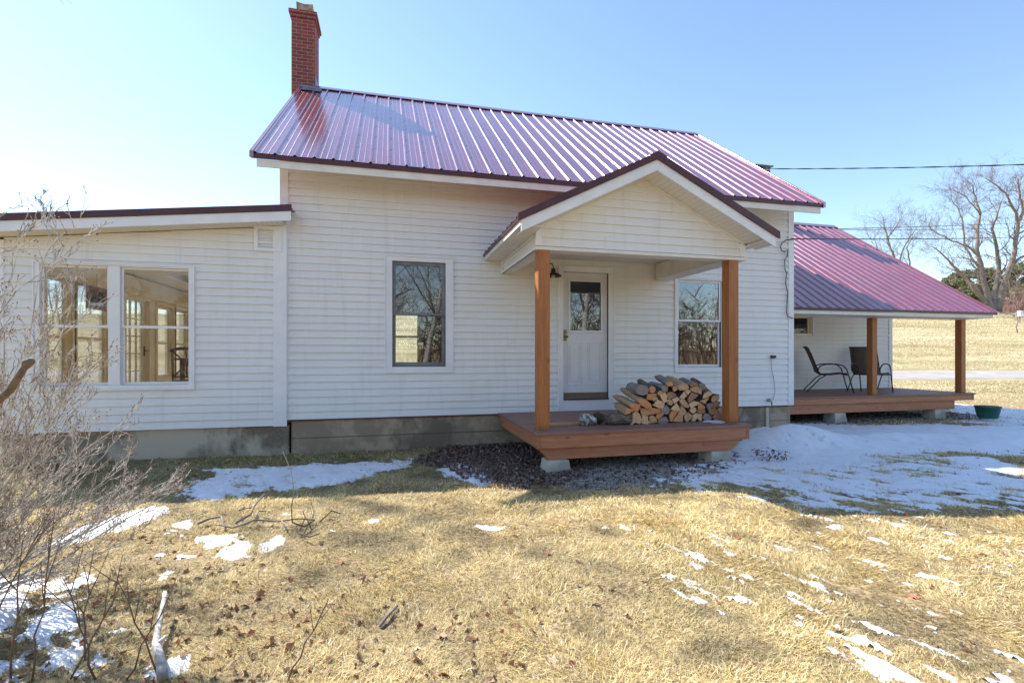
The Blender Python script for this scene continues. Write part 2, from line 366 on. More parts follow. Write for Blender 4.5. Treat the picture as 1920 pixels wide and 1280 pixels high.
def snow_f(x, y):
    f = np.full(x.shape, -9.)
    n1 = fbm(x*3.1, y*3.1, 4, 31); n2 = fbm(x*12, y*9, 3, 51)
    # melt streaks run away from the sun
    a = x*.94+y*.34; b = -x*.34+y*.94
    n3 = fbm(a*11, b*3.2, 4, 71); n4 = fbm(a*34, b*20, 3, 83); n = n1*.45+n2*.5+n3*.8+n4*.5
    for poly, w, bias, amt in SNOW:
        lo, hi = poly.min(0)-w*2, poly.max(0)+w*2
        k = (x > lo[0]) & (x < hi[0]) & (y > lo[1]) & (y < hi[1])
        if not k.any(): continue
        sd = sdist(x[k], y[k], poly)/w
        val = np.clip(sd, -3, 1)*.6+bias+amt*n[k]; val[sd < -1.6] = -9
        f[k] = np.maximum(f[k], val)
    for poly, off, sc1, sc2 in ((STREAK, .47, 23, 7.5), (LEFTSP, .57, 11, 9)):
        sd = sdist(x, y, poly); k = sd > 0
        m = fbm(a[k]*sc1, b[k]*sc2, 4, 91)+.12*n4[k]+.38*fbm(x[k]*1.1, y[k]*1.1, 2, 97)+(.24*np.clip((3.1-y[k])/1.5, -.5, 1) if off < .5 else 0)-off-.04+np.clip(sd[k]*.15, 0, .12)
        f[k] = np.maximum(f[k], m*2.2)
    return f
_md = [(atG(1490,838), .85, .42, .31), (atG(1425,826), .35, .3, .16), (atG(1660,822), 1.4, .35, .08), (atG(1900,830), .9, .25, .05)]
def snow_top(x, y, f):
    h = .016*np.clip(f*1.1, -1, 1)+.005*(f > 0)*fbm(x*14, y*11, 3, 15)
    m = 0
    for c, rx, ry, hh in _md: m = m+hh*np.exp(-((x-c.x)/rx)**2-((y-c.y)/ry)**2)
    return ground(x, y)+h+m*np.clip(f*1.2, 0, 1)+.012*fbm(x*6, y*6, 3, 14)*np.clip(f, 0, 1)
sx_ = np.arange(-4.4, 15.5, .016); sy_ = np.arange(1.3, 13.5, .016)
SX, SYY = np.meshgrid(sx_, sy_); fx, fy = SX.ravel(), SYY.ravel()
dep_ = SY*fx+CY*fy; lat_ = (CY*fx-SY*fy)/np.maximum(dep_, .1)
sel = (dep_ > 1.6) & (np.abs(lat_) < 1.25)
ff = np.full(fx.shape, -9.); ff[sel] = snow_f(fx[sel], fy[sel])
keep = ff > -.35
zz = np.zeros(fx.shape); zz[keep] = snow_top(fx[keep], fy[keep], ff[keep])
ix = np.arange(fx.size).reshape(SX.shape)
Q = np.stack([ix[:-1, :-1].ravel(), ix[:-1, 1:].ravel(), ix[1:, 1:].ravel(), ix[1:, :-1].ravel()], 1)
Q = Q[keep[Q].all(1) & (ff[Q].max(1) > -.02)]
uq, inv = np.unique(Q, return_inverse=True)
tag(fast('snow', np.stack([fx[uq], fy[uq], zz[uq]], 1), inv.reshape(Q.shape), M_snow, smooth=True), 'melting old snow left in patches and streaks on the lawn', 'snow', kind='stuff')
# ---------------- grass
rg = np.random.default_rng(11)
def sample_ground(n, smin, smax, p, lat=1.12):
    u = rg.uniform(0, 1, n); q = 2-p   # density ~ s^-p
    s = (smin**q+u*(smax**q-smin**q))**(1/q); l = rg.uniform(-lat, lat, n)*s
    return CY*l+SY*s, -SY*l+CY*s, s
def blades(n, smin, smax, p, L, W, tuft=False):
    x, y, s = sample_ground(n, smin, smax, p)
    k = ~((y > 7.2) & (x > -4.5) & (x < 6.9)); k &= ~((y > 9.8) & (x > 6) & (x < 12.4))
    if tuft: k &= fbm(x*4.5, y*4.5, 3, 501) > .2+.15*rg.random(len(x))
    x, y, s = x[k], y[k], s[k]
    f = np.full(x.shape, -9.); f = snow_f(x, y); k = f < .04+.9*rg.random(len(x))**2.5; 
    k &= mulch(x, y) < .3+.5*rg.random(len(x))
    x, y, s = x[k], y[k], s[k]; n = len(x)
    k = fbm(x*6.5, y*6.5, 3, 221)+.5*fbm(x*2, y*2, 2, 231) > -.30-.5*rg.random(len(x)); x, y, s = x[k], y[k], s[k]; n = len(x)
    z = ground(x, y)
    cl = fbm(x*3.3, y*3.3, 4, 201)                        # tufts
    cl2 = fbm(x*.8, y*.8, 3, 211)
    ang = rg.uniform(0, 2*np.pi, n)*.6+fbm(x*2, y*2, 2, 77)*5
    ln = L*(.55+.9*rg.random(n))*(1+.35*cl)*(1+.12*s/4); w = W*(.6+.8*rg.random(n))*(s/2.2)**.75
    el = np.clip(rg.normal(.45 if tuft else .22, .30, n)+.25*np.clip(cl, 0, 1), .02, 1.2)
    d = np.stack([np.cos(ang)*np.cos(el), np.sin(ang)*np.cos(el), np.sin(el)], 1)
    side = np.stack([-np.sin(ang), np.cos(ang), rg.normal(0, .4, n)], 1)
    b = np.stack([x, y, z-.004+.014*np.clip(cl, 0, 1)*rg.random(n)], 1)
    bend = rg.normal(0, .35, n)[:, None]*side+np.array([0, 0, -1])*(.25*rg.random(n))[:, None]
    m = b+d*(ln*.55)[:, None]; t = b+(d+bend*.9)*ln[:, None]
    t[:, 2] = np.maximum(t[:, 2], z+.002)
    hw = side*(w*.5)[:, None]
    V = np.stack([b-hw, b+hw, m+hw*.8, m-hw*.8, t], 1).reshape(-1, 3)
    o = (np.arange(n)*5)[:, None]
    T = np.concatenate([np.stack([o[:, 0], o[:, 0]+1, o[:, 0]+2], 1), np.stack([o[:, 0], o[:, 0]+2, o[:, 0]+3], 1), np.stack([o[:, 0]+3, o[:, 0]+2, o[:, 0]+4], 1)])
    pal = np.array([(.82,.63,.29), (.92,.78,.44), (.69,.50,.21), (.47,.44,.14), (.30,.19,.09), (.94,.86,.62)])
    pr = np.array([.32, .24, .18, .08, .11, .07])
    c = pal[rg.choice(6, n, p=pr)]
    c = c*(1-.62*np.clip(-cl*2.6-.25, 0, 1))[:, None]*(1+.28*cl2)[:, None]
    # moss and green grass in the damp strip beside the foundation
    gr = np.clip((y-5.0+.5*cl2)/1.0, 0, 1)*np.clip((2.3-x)/1, 0, 1)*.75+.07*np.clip(cl2*2.2, 0, 1)
    gr = gr*rg.random(n)**.5
    c = c*(1-gr[:, None])+np.array([.15,.17,.05])*gr[:, None]
    c = c*rg.uniform(.8, 1.18, n)[:, None]
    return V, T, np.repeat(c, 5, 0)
MUL = wp([(770,868),(830,838),(930,800),(1000,812),(1120,880),(1050,915),(960,918),(890,905),(850,885)])
GRV = wp([(1000,905),(1040,860),(1120,830),(1400,820),(1400,872),(1300,900),(1230,910),(1080,922)])
GRW = np.array([(6.6,7.9),(12.9,7.75),(13.2,8.6),(12.9,9.9),(6.6,9.9)])
def mulch(x, y):
    n = .25*fbm(x*5, y*5, 3, 61)
    return np.maximum(np.maximum(sdist(x, y, MUL)/.25, sdist(x, y, GRV)/.25), sdist(x, y, GRW)/.25)+n
Vs, Ts, Cs = [], [], []; off = 0
for a in ((640000, 1.75, 6.6, 1.25, .036, .0023), (130000, 6.0, 17, 1.0, .06, .0042), (190000, 1.75, 6.5, 1.2, .062, .0024, True)):
    v_, t_, c_ = blades(*a); Vs.append(v_); Ts.append(t_+off); Cs.append(c_); off += len(v_)
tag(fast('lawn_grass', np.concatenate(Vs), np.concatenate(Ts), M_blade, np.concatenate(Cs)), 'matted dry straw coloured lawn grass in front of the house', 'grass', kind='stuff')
# coarse tufts on the hillside
n = 110000; s_ = rg.uniform(16, 66, n)**1.0; l_ = rg.uniform(.25, 1.16, n)*s_; x = CY*l_+SY*s_; y = -SY*l_+CY*s_
k = (fbm(x*.5, y*.5, 3, 401)+.6*rg.random(n) > -.05) & ~((s_ > 23) & (s_ < 28.4)); x, y, s_ = x[k], y[k], s_[k]; n = len(x)
tv0 = np.array([(-.5, 0, 0), (.5, 0, 0), (.1, .15, 1.)]); sz_ = .03+.0010*s_
M = rotm(rg, n, .45); M = M*np.stack([sz_*.9, sz_*.9, sz_*1.1], 1)[:, None, :]*rg.uniform(.6, 1.3, n)[:, None, None]
band = fbm((CY*x-SY*y)*.05, s_*.35, 4, 411)
c = np.array([(.78,.63,.38), (.86,.74,.50), (.66,.52,.30), (.54,.46,.24)])[rg.integers(0, 4, n)]*(1+.3*band)[:, None]*rg.uniform(.75, 1.2, n)[:, None]
v_, t_, c_ = scatter(tv0, [(0, 1, 2)], np.stack([x, y, ground(x, y)-.01], 1), M, c)
tag(fast('field_grass', v_, t_, M_blade, c_), 'coarse straw coloured tufts on the hillside behind the house', 'grass', kind='stuff')
# ---------------- dead leaves
lobes = []
for k in range(10):
    a = -math.pi/2+2*math.pi*(k+.5)/10*1.0; r = ((1., .62, .8, .55, .95, .6, .85, .5, .9, .66)[k])
    lobes.append((r*math.cos(a), r*math.sin(a)))
tv = np.array([(0, 0, 0)]+[(x, y, .45*(x*x+.3*y)+.22*math.sin(4*x+2*y)-.15*y*y) for x, y in lobes])
tf = [(0, i, i % 10+1) for i in range(1, 11)]
def leaves(x, y, size, tilt, pal, lift=.012, conf=None):
    n = len(x); M = rotm(rg, n, tilt)*(size*rg.uniform(.6, 1.2, n))[:, None, None]
    M[:, :, 0] *= rg.uniform(.55, 1, n)[:, None]
    z = ground(x, y)+lift*rg.uniform(.3, 1.6, n); c = np.array(pal)[rg.integers(0, len(pal), n)]*rg.uniform(.7, 1.25, n)[:, None]
    return scatter(tv, tf, np.stack([x, y, z], 1), M, c)
BR = [(.33,.17,.09), (.46,.27,.15), (.24,.12,.07), (.60,.42,.27), (.42,.15,.075), (.52,.33,.20), (.36,.22,.13)]; DK = [(.17,.10,.075), (.24,.15,.115), (.32,.22,.18), (.10,.06,.05), (.42,.31,.27)]
A = []
x, y, s = sample_ground(6500, 1.7, 6, 1.2); lat = (CY*x-SY*y)/s
k = (fbm(x*1.7, y*1.7, 3, 301)*1.1+np.clip(-lat*1.3, -.4, .9)+np.clip((2.9-s)*.6, -.8, .6)) > rg.uniform(.15, 1.9, len(x))
k &= snow_f(x, y) < .25
A.append(leaves(x[k], y[k], .027, .8, BR, .006))
x, y, s = sample_ground(420, 1.8, 7, 1.); A.append(leaves(x, y, .024, .7, BR, .006))
def in_poly(poly, n):
    lo, hi = poly.min(0), poly.max(0); x = rg.uniform(lo[0], hi[0], n*4); y = rg.uniform(lo[1], hi[1], n*4)
    k = sdist(x, y, poly)+.12*fbm(x*5, y*5, 2, 8) > 0; return x[k][:n], y[k][:n]
x, y = in_poly(MUL, 8500); A.append(leaves(x, y, .025, .7, DK, .02))
x, y = in_poly(GRV, 900); A.append(leaves(x, y, .03, .6, DK, .02))
x, y = in_poly(GRW, 900); A.append(leaves(x, y, .035, .6, DK+BR, .02))
x, y = in_poly(wp([(1400,845),(1470,850),(1478,868),(1430,872)]), 130); A.append(leaves(x, y, .022, .6, DK, .06))
off = 0; vs, ts, cs = [], [], []
for v_, t_, c_ in A: vs.append(v_); ts.append(t_+off); cs.append(c_); off += len(v_)
tag(fast('leaf_litter', np.concatenate(vs), np.concatenate(ts), M_leaf, np.concatenate(cs)), 'dead brown leaves scattered over the lawn and heaped beside the porch', 'leaves', kind='stuff')
# ---------------- gravel
ico = np.array([(0,0,1),(.9,0,.2),(.28,.85,.1),(-.7,.5,.25),(-.75,-.5,.1),(.25,-.9,.2),(.05,.1,-.7)]); icf = [(0,1,2),(0,2,3),(0,3,4),(0,4,5),(0,5,1),(6,2,1),(6,3,2),(6,4,3),(6,5,4),(6,1,5)]
def stones(poly, n, size, lift=0):
    x, y = in_poly(poly, n); n = len(x); M = rotm(rg, n, .7)*(size*rg.uniform(.5, 1.3, n))[:, None, None]
    M[:, 2, :] *= .75; g = rg.uniform(.16, .52, n); c = np.stack([g*1.05, g*.98, g*.9], 1)
    return scatter(ico, icf, np.stack([x, y, ground(x, y)+size*.3+lift], 1), M, c)
vs, ts, cs = [], [], []; off = 0
for v_, t_, c_ in (stones(GRV, 21000, .0125), stones(GRW, 15000, .016)): vs.append(v_); ts.append(t_+off); cs.append(c_); off += len(v_)
tag(fast('gravel', np.concatenate(vs), np.concatenate(ts), M_stone, np.concatenate(cs)), 'grey crushed gravel under and in front of the porch decks', 'gravel', kind='stuff')
# ================================================================== FARMHOUSE
X0, X1, YF, YB = -1.42, 6.87, 7.25, 13.18
ZS = -.88; ZE = 2.5; RY, RZ, YE = 10.216, 5.18, 6.69; PIT = (RZ-ZE)/(RY-YE)
house = thing('farmhouse', (2.7, 10.2, -1.36), 'white clapboard farmhouse with burgundy metal roofs, brick chimney and a low sunroom at its left', 'house')
def clip_obj(o, planes):
    w = Vector(o['wl']); bm = bmesh.new(); bm.from_mesh(o.data)
    for co, no in planes:
        bmesh.ops.bisect_plane(bm, geom=bm.verts[:]+bm.edges[:]+bm.faces[:], plane_co=Vector(co)-w, plane_no=Vector(no), clear_outer=True)
    bm.to_mesh(o.data); bm.free(); return o
def cut_rects(a0, a1, z0, z1, holes):
    zs = sorted({z0, z1}|{z for h in holes for z in h[2:] if z0 < z < z1}); out = []
    for za, zb in zip(zs, zs[1:]):
        zm = (za+zb)/2; cur = a0
        for h in sorted([h for h in holes if h[2] < zm < h[3] and h[1] > a0 and h[0] < a1]):
            if h[0] > cur: out.append((cur, h[0], za, zb))
            cur = max(cur, h[1])
        if cur < a1: out.append((cur, a1, za, zb))
    return out
def siding(name, a0, a1, z0, z1, holes, fn, parent, label=None, clips=(), h=.1016, out=.021):
    mb = MB(); z = z0; r = random.Random(name+str(a0)); k = 0
    while z < z1-1e-4:
        zt = min(z+h, z1); pos = a0+(.6+r.random()*3.2 if k % 2 == 0 else 0); 
        if k % 2 == 0: seam = [pos+3.66*i for i in range(-1, 4)]
        cuts = [a0]+[s_ for s_ in seam if a0+.2 < s_ < a1-.2]+[a1]
        for ca, cb in zip(cuts, cuts[1:]):
            dd = r.uniform(0, .0022)
            for (b0, b1, za, zb) in cut_rects(ca, cb, z, zt, holes):
                def o(zz): 
                    q = (zz-z)/h; return dd+out*(1-q)+(.002*math.sin(q*3.14))
                n = 2; zz = [za+(zb-za)*i/n for i in range(n+1)]
                vs = []
                for q in zz: vs += [fn(b0, o(q), q), fn(b1, o(q), q)]
                fs = [(2*i, 2*i+1, 2*i+3, 2*i+2) for i in range(n)]
                if abs(za-z) < 1e-5:
                    m = len(vs); vs += [fn(b0, 0, z-.0003), fn(b1, 0, z-.0003)]; fs.append((m, m+1, 1, 0))
                mb.add(vs, fs)
        z = zt; k += 1
    ob = mb.build(name, M_vinyl, parent)
    if label: ob['label'] = label
    if clips: clip_obj(ob, clips)
    return ob
def wallcore(name, a0, a1, z0, z1, holes, fn, th, mat, parent, label=None, clips=()):
    mb = MB()
    for (b0, b1, za, zb) in cut_rects(a0, a1, z0, z1, holes):
        vs = [fn(b0, 0, za), fn(b1, 0, za), fn(b1, -th, za), fn(b0, -th, za), fn(b0, 0, zb), fn(b1, 0, zb), fn(b1, -th, zb), fn(b0, -th, zb)]
        mb.add(vs, [(0,3,2,1),(4,5,6,7),(0,1,5,4),(1,2,6,5),(2,3,7,6),(3,0,4,7)])
    ob = mb.build(name, mat, parent)
    if label: ob['label'] = label
    if clips: clip_obj(ob, clips)
    return ob
def px_rect(tl, br, Y):
    a = atY(*tl, Y); b = atY(*br, Y); return (a.x, b.x, b.z, a.z)   # x0 x1 z0 z1
W1o = px_rect((720.5,477.5), (849.5,698.5), YF); W1i = px_rect((735.4,489), (835.3,687), YF)
W2o = px_rect((1263.5,519), (1363,697), YF); W2i = px_rect((1270,524), (1352,688), YF)
Do = px_rect((1045.3,498), (1151.3,767.5), YF); Ds = px_rect((1055.5,509.5), (1140,745), YF)
shr = lambda r, d: (r[0]+d, r[1]-d, r[2]+d, r[3]-d)
fr = lambda a, o, z: (a, YF-o, z)
holesF = [shr(W1o, .01), shr(W2o, .01), (Do[0]+.01, Do[1]-.01, ZS-.1, Do[3]-.01)]
siding('front_wall', X0+.09, X1-.09, ZS, 2.80, holesF, fr, house)
holesC = [shr(W1i, 0), shr(W2i, 0), (Ds[0], Ds[1], Ds[2]-.02, Ds[3]+.01)]
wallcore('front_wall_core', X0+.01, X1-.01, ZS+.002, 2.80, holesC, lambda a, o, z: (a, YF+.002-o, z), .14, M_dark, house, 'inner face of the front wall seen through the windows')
# side and rear walls
gp = lambda x: [((x, YE, ZE-.1), (0, -PIT, 1)), ((x, 2*RY-YE, ZE-.1), (0, PIT, 1))]
siding('side_wall', YF, YB, ZS, 5.2, [], lambda a, o, z: (X0-o, a, z), house, 'gable end siding beside the brick chimney', gp(X0))
siding('side_wall', YF, YB, ZS, 5.2, [], lambda a, o, z: (X1+o, a, z), house, 'gable end siding beside the side porch', gp(X1))
wallcore('side_wall_core', YF+.145, YB-.145, ZS+.002, 5.2, [], lambda a, o, z: (X0+.002-o, a, z), -.12, M_dark, house, None, gp(X0)) if False else None
for xx, sg in ((X0+.004, 1), (X1-.124, 1)):
    mb = MB(); mb.box(xx, xx+.12, YF+.146, YB-.146, ZS+.002, 5.1); clip_obj(mb.build('side_wall_core', M_dark, house), gp(xx))
rw = px_rect((690,520), (784.5,735), YB)
rwr = (rw[0], rw[1], -.62, 1.10)
rw2 = (3.2, 4.1, -.5, 1.1)
siding('rear_wall', X0, X1, ZS, 2.80, [rwr, rw2], lambda a, o, z: (a, YB+o, z), house)
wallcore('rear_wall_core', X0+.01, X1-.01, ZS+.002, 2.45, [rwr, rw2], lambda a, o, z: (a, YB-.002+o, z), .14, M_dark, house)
def ring(mb, r, w, fn, o0, o1, wb=None, wt=None):
    x0, x1, z0, z1 = r; wb = w if wb is None else wb; wt = w if wt is None else wt
    for a, b, c, d in ((x0, x0+w, z0, z1), (x1-w, x1, z0, z1), (x0+w, x1-w, z0, z0+wb), (x0+w, x1-w, z1-wt, z1)):
        vs = [fn(a, o0, c), fn(b, o0, c), fn(b, o1, c), fn(a, o1, c), fn(a, o0, d), fn(b, o0, d), fn(b, o1, d), fn(a, o1, d)]
        mb.add(vs, [(0,3,2,1),(4,5,6,7),(0,1,5,4),(1,2,6,5),(2,3,7,6),(3,0,4,7)])
def slab(mb, a, b, c, d, fn, o0, o1):
    vs = [fn(a, o0, c), fn(b, o0, c), fn(b, o1, c), fn(a, o1, c), fn(a, o0, d), fn(b, o0, d), fn(b, o1, d), fn(a, o1, d)]
    mb.add(vs, [(0,3,2,1),(4,5,6,7),(0,1,5,4),(1,2,6,5),(2,3,7,6),(3,0,4,7)])
for rr in (rwr, rw2):
    mb = MB(); f2 = lambda a, o, z: (a, YB-.145-o, z)
    ring(mb, (rr[0]-.06, rr[1]+.06, rr[2]-.06, rr[3]+.06), .07, f2, 0, .02); w = mb.build('window', M_tan, house, bevel=.003); w['label'] = 'rear window glimpsed through the front room'
    mb = MB(); zm = .47; ring(mb, rr, .035, f2, -.09, -.05); slab(mb, rr[0]+.035, rr[1]-.035, zm-.02, zm+.02, f2, -.09, -.045); mb.build('sash', M_tan, w)
    mb = MB(); slab(mb, rr[0]+.035, rr[1]-.035, rr[2]+.035, rr[3]-.035, f2, -.074, -.070); mb.build('glass', M_glass, w)
# interior of the main room
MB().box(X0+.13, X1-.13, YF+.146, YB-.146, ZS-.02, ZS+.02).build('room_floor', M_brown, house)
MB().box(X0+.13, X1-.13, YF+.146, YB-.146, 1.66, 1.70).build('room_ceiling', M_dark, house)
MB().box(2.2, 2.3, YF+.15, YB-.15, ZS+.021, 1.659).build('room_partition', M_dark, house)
# corner boards
MB().box(X0-.02, X0+.09, YF-.026, YF+.001, ZS, 2.80).box(X0-.02, X0-.002, YF+.0015, YF+.1, ZS, 2.80).build('corner_board', M_trim, house, bevel=.002)
MB().box(X1-.09, X1+.022, YF-.026, YF+.001, ZS, 2.80).box(X1+.003, X1+.022, YF+.0015, YF+.1, ZS, 2.80).build('corner_board', M_trim, house, bevel=.002)
MB().box(X0+.09, X1-.09, YF-.012, YF+.03, ZS-.022, ZS-.001).build('sill_strip', plain('rusty_sill', (.16,.07,.05), (.10,.06,.045), 12, .8), house)
# foundation
mb = MB(); mb.box(-1.30, X1-.02, YF+.012, YF+.3, -1.75, ZS-.023); mb.box(X1-.32, X1-.02, YF+.301, YB, -1.75, ZS-.023); mb.box(-1.30, -1.0, YF+.301, YB, -1.75, ZS-.023)
mb.build('foundation', M_found, house, bevel=.01)
mb = MB(); mb.box(2.25, 3.4, YF-.012, YF+.011, -1.75, ZS-.03); mb.build('foundation_patch', M_found, house, bevel=.006)
# ---------------- roofs
def ribbed(p0, z0, p1, z1, q0, q1, fn, parent, name='roof_sheet', pitch=.2286, scr=True, label=None, qo=0.):
    """sheet rising from (p0,z0) to (p1,z1), ribs along the slope spaced along q"""
    L = math.hypot(p1-p0, z1-z0); nx_, nz_ = -(z1-z0)/L, (p1-p0)/L
    if nz_ < 0: nx_, nz_ = -nx_, -nz_
    prof = []
    q = q0+qo
    prof.append((q0, 0.))
    while q < q1:
        for dq, h in ((-.022, 0), (-.010, .019), (.010, .019), (.022, 0), (.068, 0), (.073, .003), (.081, .003), (.086, 0), (.142, 0), (.147, .003), (.155, .003), (.160, 0)):
            if q0 < q+dq < q1: prof.append((q+dq, h))
        q += pitch
    prof.append((q1, 0.))
    mb = MB(); n = 7; vs = []
    r = random.Random(int(q0*100)+5)
    for i in range(n):
        t = i/(n-1)
        for q, h in prof:
            hh = h+.0015*math.sin(q*7+i*2.1); vs.append(fn(p0+(p1-p0)*t+nx_*hh, q, z0+(z1-z0)*t+nz_*hh))
    m = len(prof)
    mb.add(vs, [(i*m+k, i*m+k+1, (i+1)*m+k+1, (i+1)*m+k) for i in range(n-1) for k in range(m-1)])
    if scr:
        mb.mi = 1; q = q0+qo+.04; s = .0042
        while q < q1-.02:
            t = .08
            while t < L:
                pc = p0+(p1-p0)*t/L; zc = z0+(z1-z0)*t/L
                vs = [fn(pc+dx*(p1-p0)/L*s+nx_*h, q+dy*s, zc+dx*(z1-z0)/L*s+nz_*h) for h in (0, .005) for dx, dy in ((-1,-1),(1,-1),(1,1),(-1,1))]
                mb.add(vs, [(4,5,6,7),(0,1,5,4),(1,2,6,5),(2,3,7,6),(3,0,4,7)])
                t += .62
            q += pitch
    o = mb.build(name, [M_roof, M_screw], parent)
    if label: o['label'] = label
    return o
fmain = lambda p, q, z: (q, p, z)
RX0, RX1 = -1.66, 6.975
roof = ribbed(YE-.02, ZE-.012, RY, RZ, RX0, RX1, fmain, house, 'roof', label='steep burgundy ribbed metal roof of the main house', qo=.05)
ribbed(2*RY-YE+.02, ZE-.012, RY, RZ, RX0, RX1, fmain, roof, 'rear_slope', scr=False)
def gable_slab(p0, z0, pr, zr, th, q0, q1, fn, name, mat, parent, drop=.012):
    """solid deck under a symmetrical gable roof"""
    p2 = 2*pr-p0; mb = MB()
    mb.prism([(p0, z0-drop), (pr, zr-drop), (pr, zr-th-drop), (p0, z0-th*.5-drop)], fn, q0, q1)
    mb.prism([(p2, z0-drop), (pr, zr-drop), (pr, zr-th-drop), (p2, z0-th*.5-drop)], fn, q0, q1)
    return mb.build(name, mat, parent)
gable_slab(YE+.03, ZE+.01, RY, RZ, .12, RX0+.03, RX1-.03, fmain, 'roof_deck', M_trim2, roof)
for ya, yb in ((YE, YE+.022), (2*RY-YE-.022, 2*RY-YE)):
    MB().box(RX0, RX1, min(ya, yb)-.012, max(ya, yb)-.012, ZE-.072, ZE-.014).build('drip_edge', M_drip, roof, bevel=.003)
MB().box(RX0+.06, RX1-.05, YE+.012, YE+.036, ZE-.165, ZE-.073).build('eave_fascia', M_trim2, roof, bevel=.002)
MB().box(RX0+.06, RX1-.05, 2*RY-YE-.036, 2*RY-YE-.013, ZE-.165, ZE-.073).box(RX0+.06, RX1-.05, YB+.02, 2*RY-YE-.037, ZE-.165, ZE-.150).build('eave_fascia', M_trim2, roof)
# rake trims and ridge cap
for xa, xb in ((RX0-.012, RX0+.035), (RX1-.035, RX1+.012)):
    mb = MB()
    for s in (0, 1):
        pe = YE-.03 if s == 0 else 2*RY-YE+.03
        mb.prism([(pe, ZE+.012), (RY, RZ+.026), (RY, RZ-.07), (pe, ZE-.075)], fmain, xa, xb)
    mb.build('rake_trim', M_roof, roof, bevel=.002)
mb = MB()
for s in (-1, 1): mb.prism([(RY, RZ+.035), (RY+s*.13, RZ+.035-.13*PIT), (RY+s*.13, RZ+.022-.13*PIT), (RY, RZ+.022)], fmain, RX0+.02, RX1)
mb.build('ridge_cap', M_roof, roof)
# chimney
def chimney(x0, x1, y0, y1, zb, zt, flue=True):
    mb = MB(); mb.box(x0, x1, y0, y1, zb, zt-.13); mb.box(x0-.02, x1+.02, y0-.02, y1+.02, zt-.13, zt-.065); mb.box(x0-.045, x1+.045, y0-.045, y1+.045, zt-.065, zt)
    c = mb.build('chimney', M_brick, roof, bevel=.006); return c
cx0, cx1, cy0, cy1, czt = -1.80, -1.385, 10.06, 10.62, 6.52
ch = chimney(cx0, cx1, cy0, cy1, -1.5, czt); ch['label'] = 'tall red brick chimney at the left end of the ridge'
mb = MB(); fxa, fxb, fya, fyb = cx0+.085, cx1-.05, cy0+.06, cy1-.12
hs = [.20, .17, .19, .16, .18, .17, .15, .16]; n = 8
ringp = [(fxa, fya), ((fxa+fxb)/2, fya), (fxb, fya), (fxb, (fya+fyb)/2), (fxb, fyb), ((fxa+fxb)/2, fyb), (fxa, fyb), (fxa, (fya+fyb)/2)]
cxm, cym = (fxa+fxb)/2, (fya+fyb)/2
vs = [(x, y, czt-.01) for x, y in ringp]+[(cxm+(x-cxm)*1.06, cym+(y-cym)*1.06, czt+h) for (x, y), h in zip(ringp, hs)]
vs += [(cxm+(x-cxm)*.86, cym+(y-cym)*.86, czt+h-.005) for (x, y), h in zip(ringp, hs)]+[(cxm+(x-cxm)*.84, cym+(y-cym)*.84, czt-.01) for x, y in ringp]
mb.add(vs, [(r_*8+k, r_*8+(k+1) % 8, (r_+1)*8+(k+1) % 8, (r_+1)*8+k) for r_ in range(3) for k in range(8)]); fl = mb.build('flue_tile', M_clay, ch)
mb = MB(); zr_ = lambda y: ZE+PIT*(min(y, 2*RY-y)-YE)
mb.box(cx0+.12, cx1+.01, cy0-.03, cy0-.008, zr_(cy0)-.03, zr_(cy0)+.05)
mb.box(cx1+.003, cx1+.018, cy0-.02, cy1+.02, RZ-.15, RZ+.13); mb.prism([(cy0-.2, zr_(cy0-.2)+.024), (cy0, zr_(cy0)+.024), (cy0, zr_(cy0)+.03), (cy0-.2, zr_(cy0-.2)+.03)], fmain, cx0+.2, cx1+.13)
mb.build('flashing', M_lead, ch, bevel=.002)
# ---------------- windows and door on the front
def dh(parent, ro, ri, Y, zm, mc, ms, label, sash_w=.045, casing_out=.04, split=None, up=.0, glz=M_glass):
    fn = lambda a, o, z: (a, Y-o, z)
    mb = MB(); ring(mb, ro, .018, fn, -.001, casing_out)
    ring(mb, (ro[0]+.018, ro[1]-.018, ro[2]+.018, ro[3]-.018), max(.01, (ri[0]-ro[0])-.018), fn, -.001, casing_out-.014, wb=max(.01, ri[2]-ro[2]-.018), wt=max(.01, ro[3]-ri[3]-.018))
    ring(mb, (ri[0]-.012, ri[1]+.012, ri[2]-.012, ri[3]+.012), .0119, fn, -.10, -.0015)
    w = mb.build('window', mc, parent, bevel=.002); w['label'] = label
    xs_ = [ri[0], ri[1]] if split is None else [ri[0], split[0], split[1], ri[1]]
    if split is not None:
        mb = MB(); slab(mb, split[0], split[1], ri[2]+.001, ri[3]-.001, fn, -.06, casing_out-.016); mb.build('mullion', mc, w, bevel=.002)
    for i in range(0, len(xs_), 2):
        a, b = xs_[i]+.001, xs_[i+1]-.001
        mb = MB(); ring(mb, (a, b, zm-.018, ri[3]-.001), sash_w, fn, -.035, -.008, wb=.034, wt=sash_w); mb.build('upper_sash', ms, w, bevel=.002)
        mb = MB(); ring(mb, (a, b, ri[2]+.001, zm+.016), sash_w, fn, -.064, -.038, wb=sash_w*1.35, wt=.030); mb.build('lower_sash', ms, w, bevel=.002)
        mb = MB(); slab(mb, a+sash_w-.005, b-sash_w+.005, zm+.01, ri[3]-sash_w, fn, -.024, -.020); mb.build('glass', glz, w)
        mb = MB(); slab(mb, a+sash_w-.005, b-sash_w+.005, ri[2]+sash_w, zm-.01, fn, -.053, -.049); mb.build('glass', glz, w)
    return w
w1 = dh(house, W1o, W1i, YF, atY(780, 589, YF).z, M_trim, M_gray, 'grey framed double hung window left of the front porch', .048)
w2 = dh(house, W2o, W2i, YF, atY(1305, 601, YF).z, M_trim, M_trim, 'white double hung window behind the right porch post', .035)
mb = MB(); z_a, z_b = atY(780, 497, YF).z, atY(780, 585, YF).z      # roman shade behind the upper sash
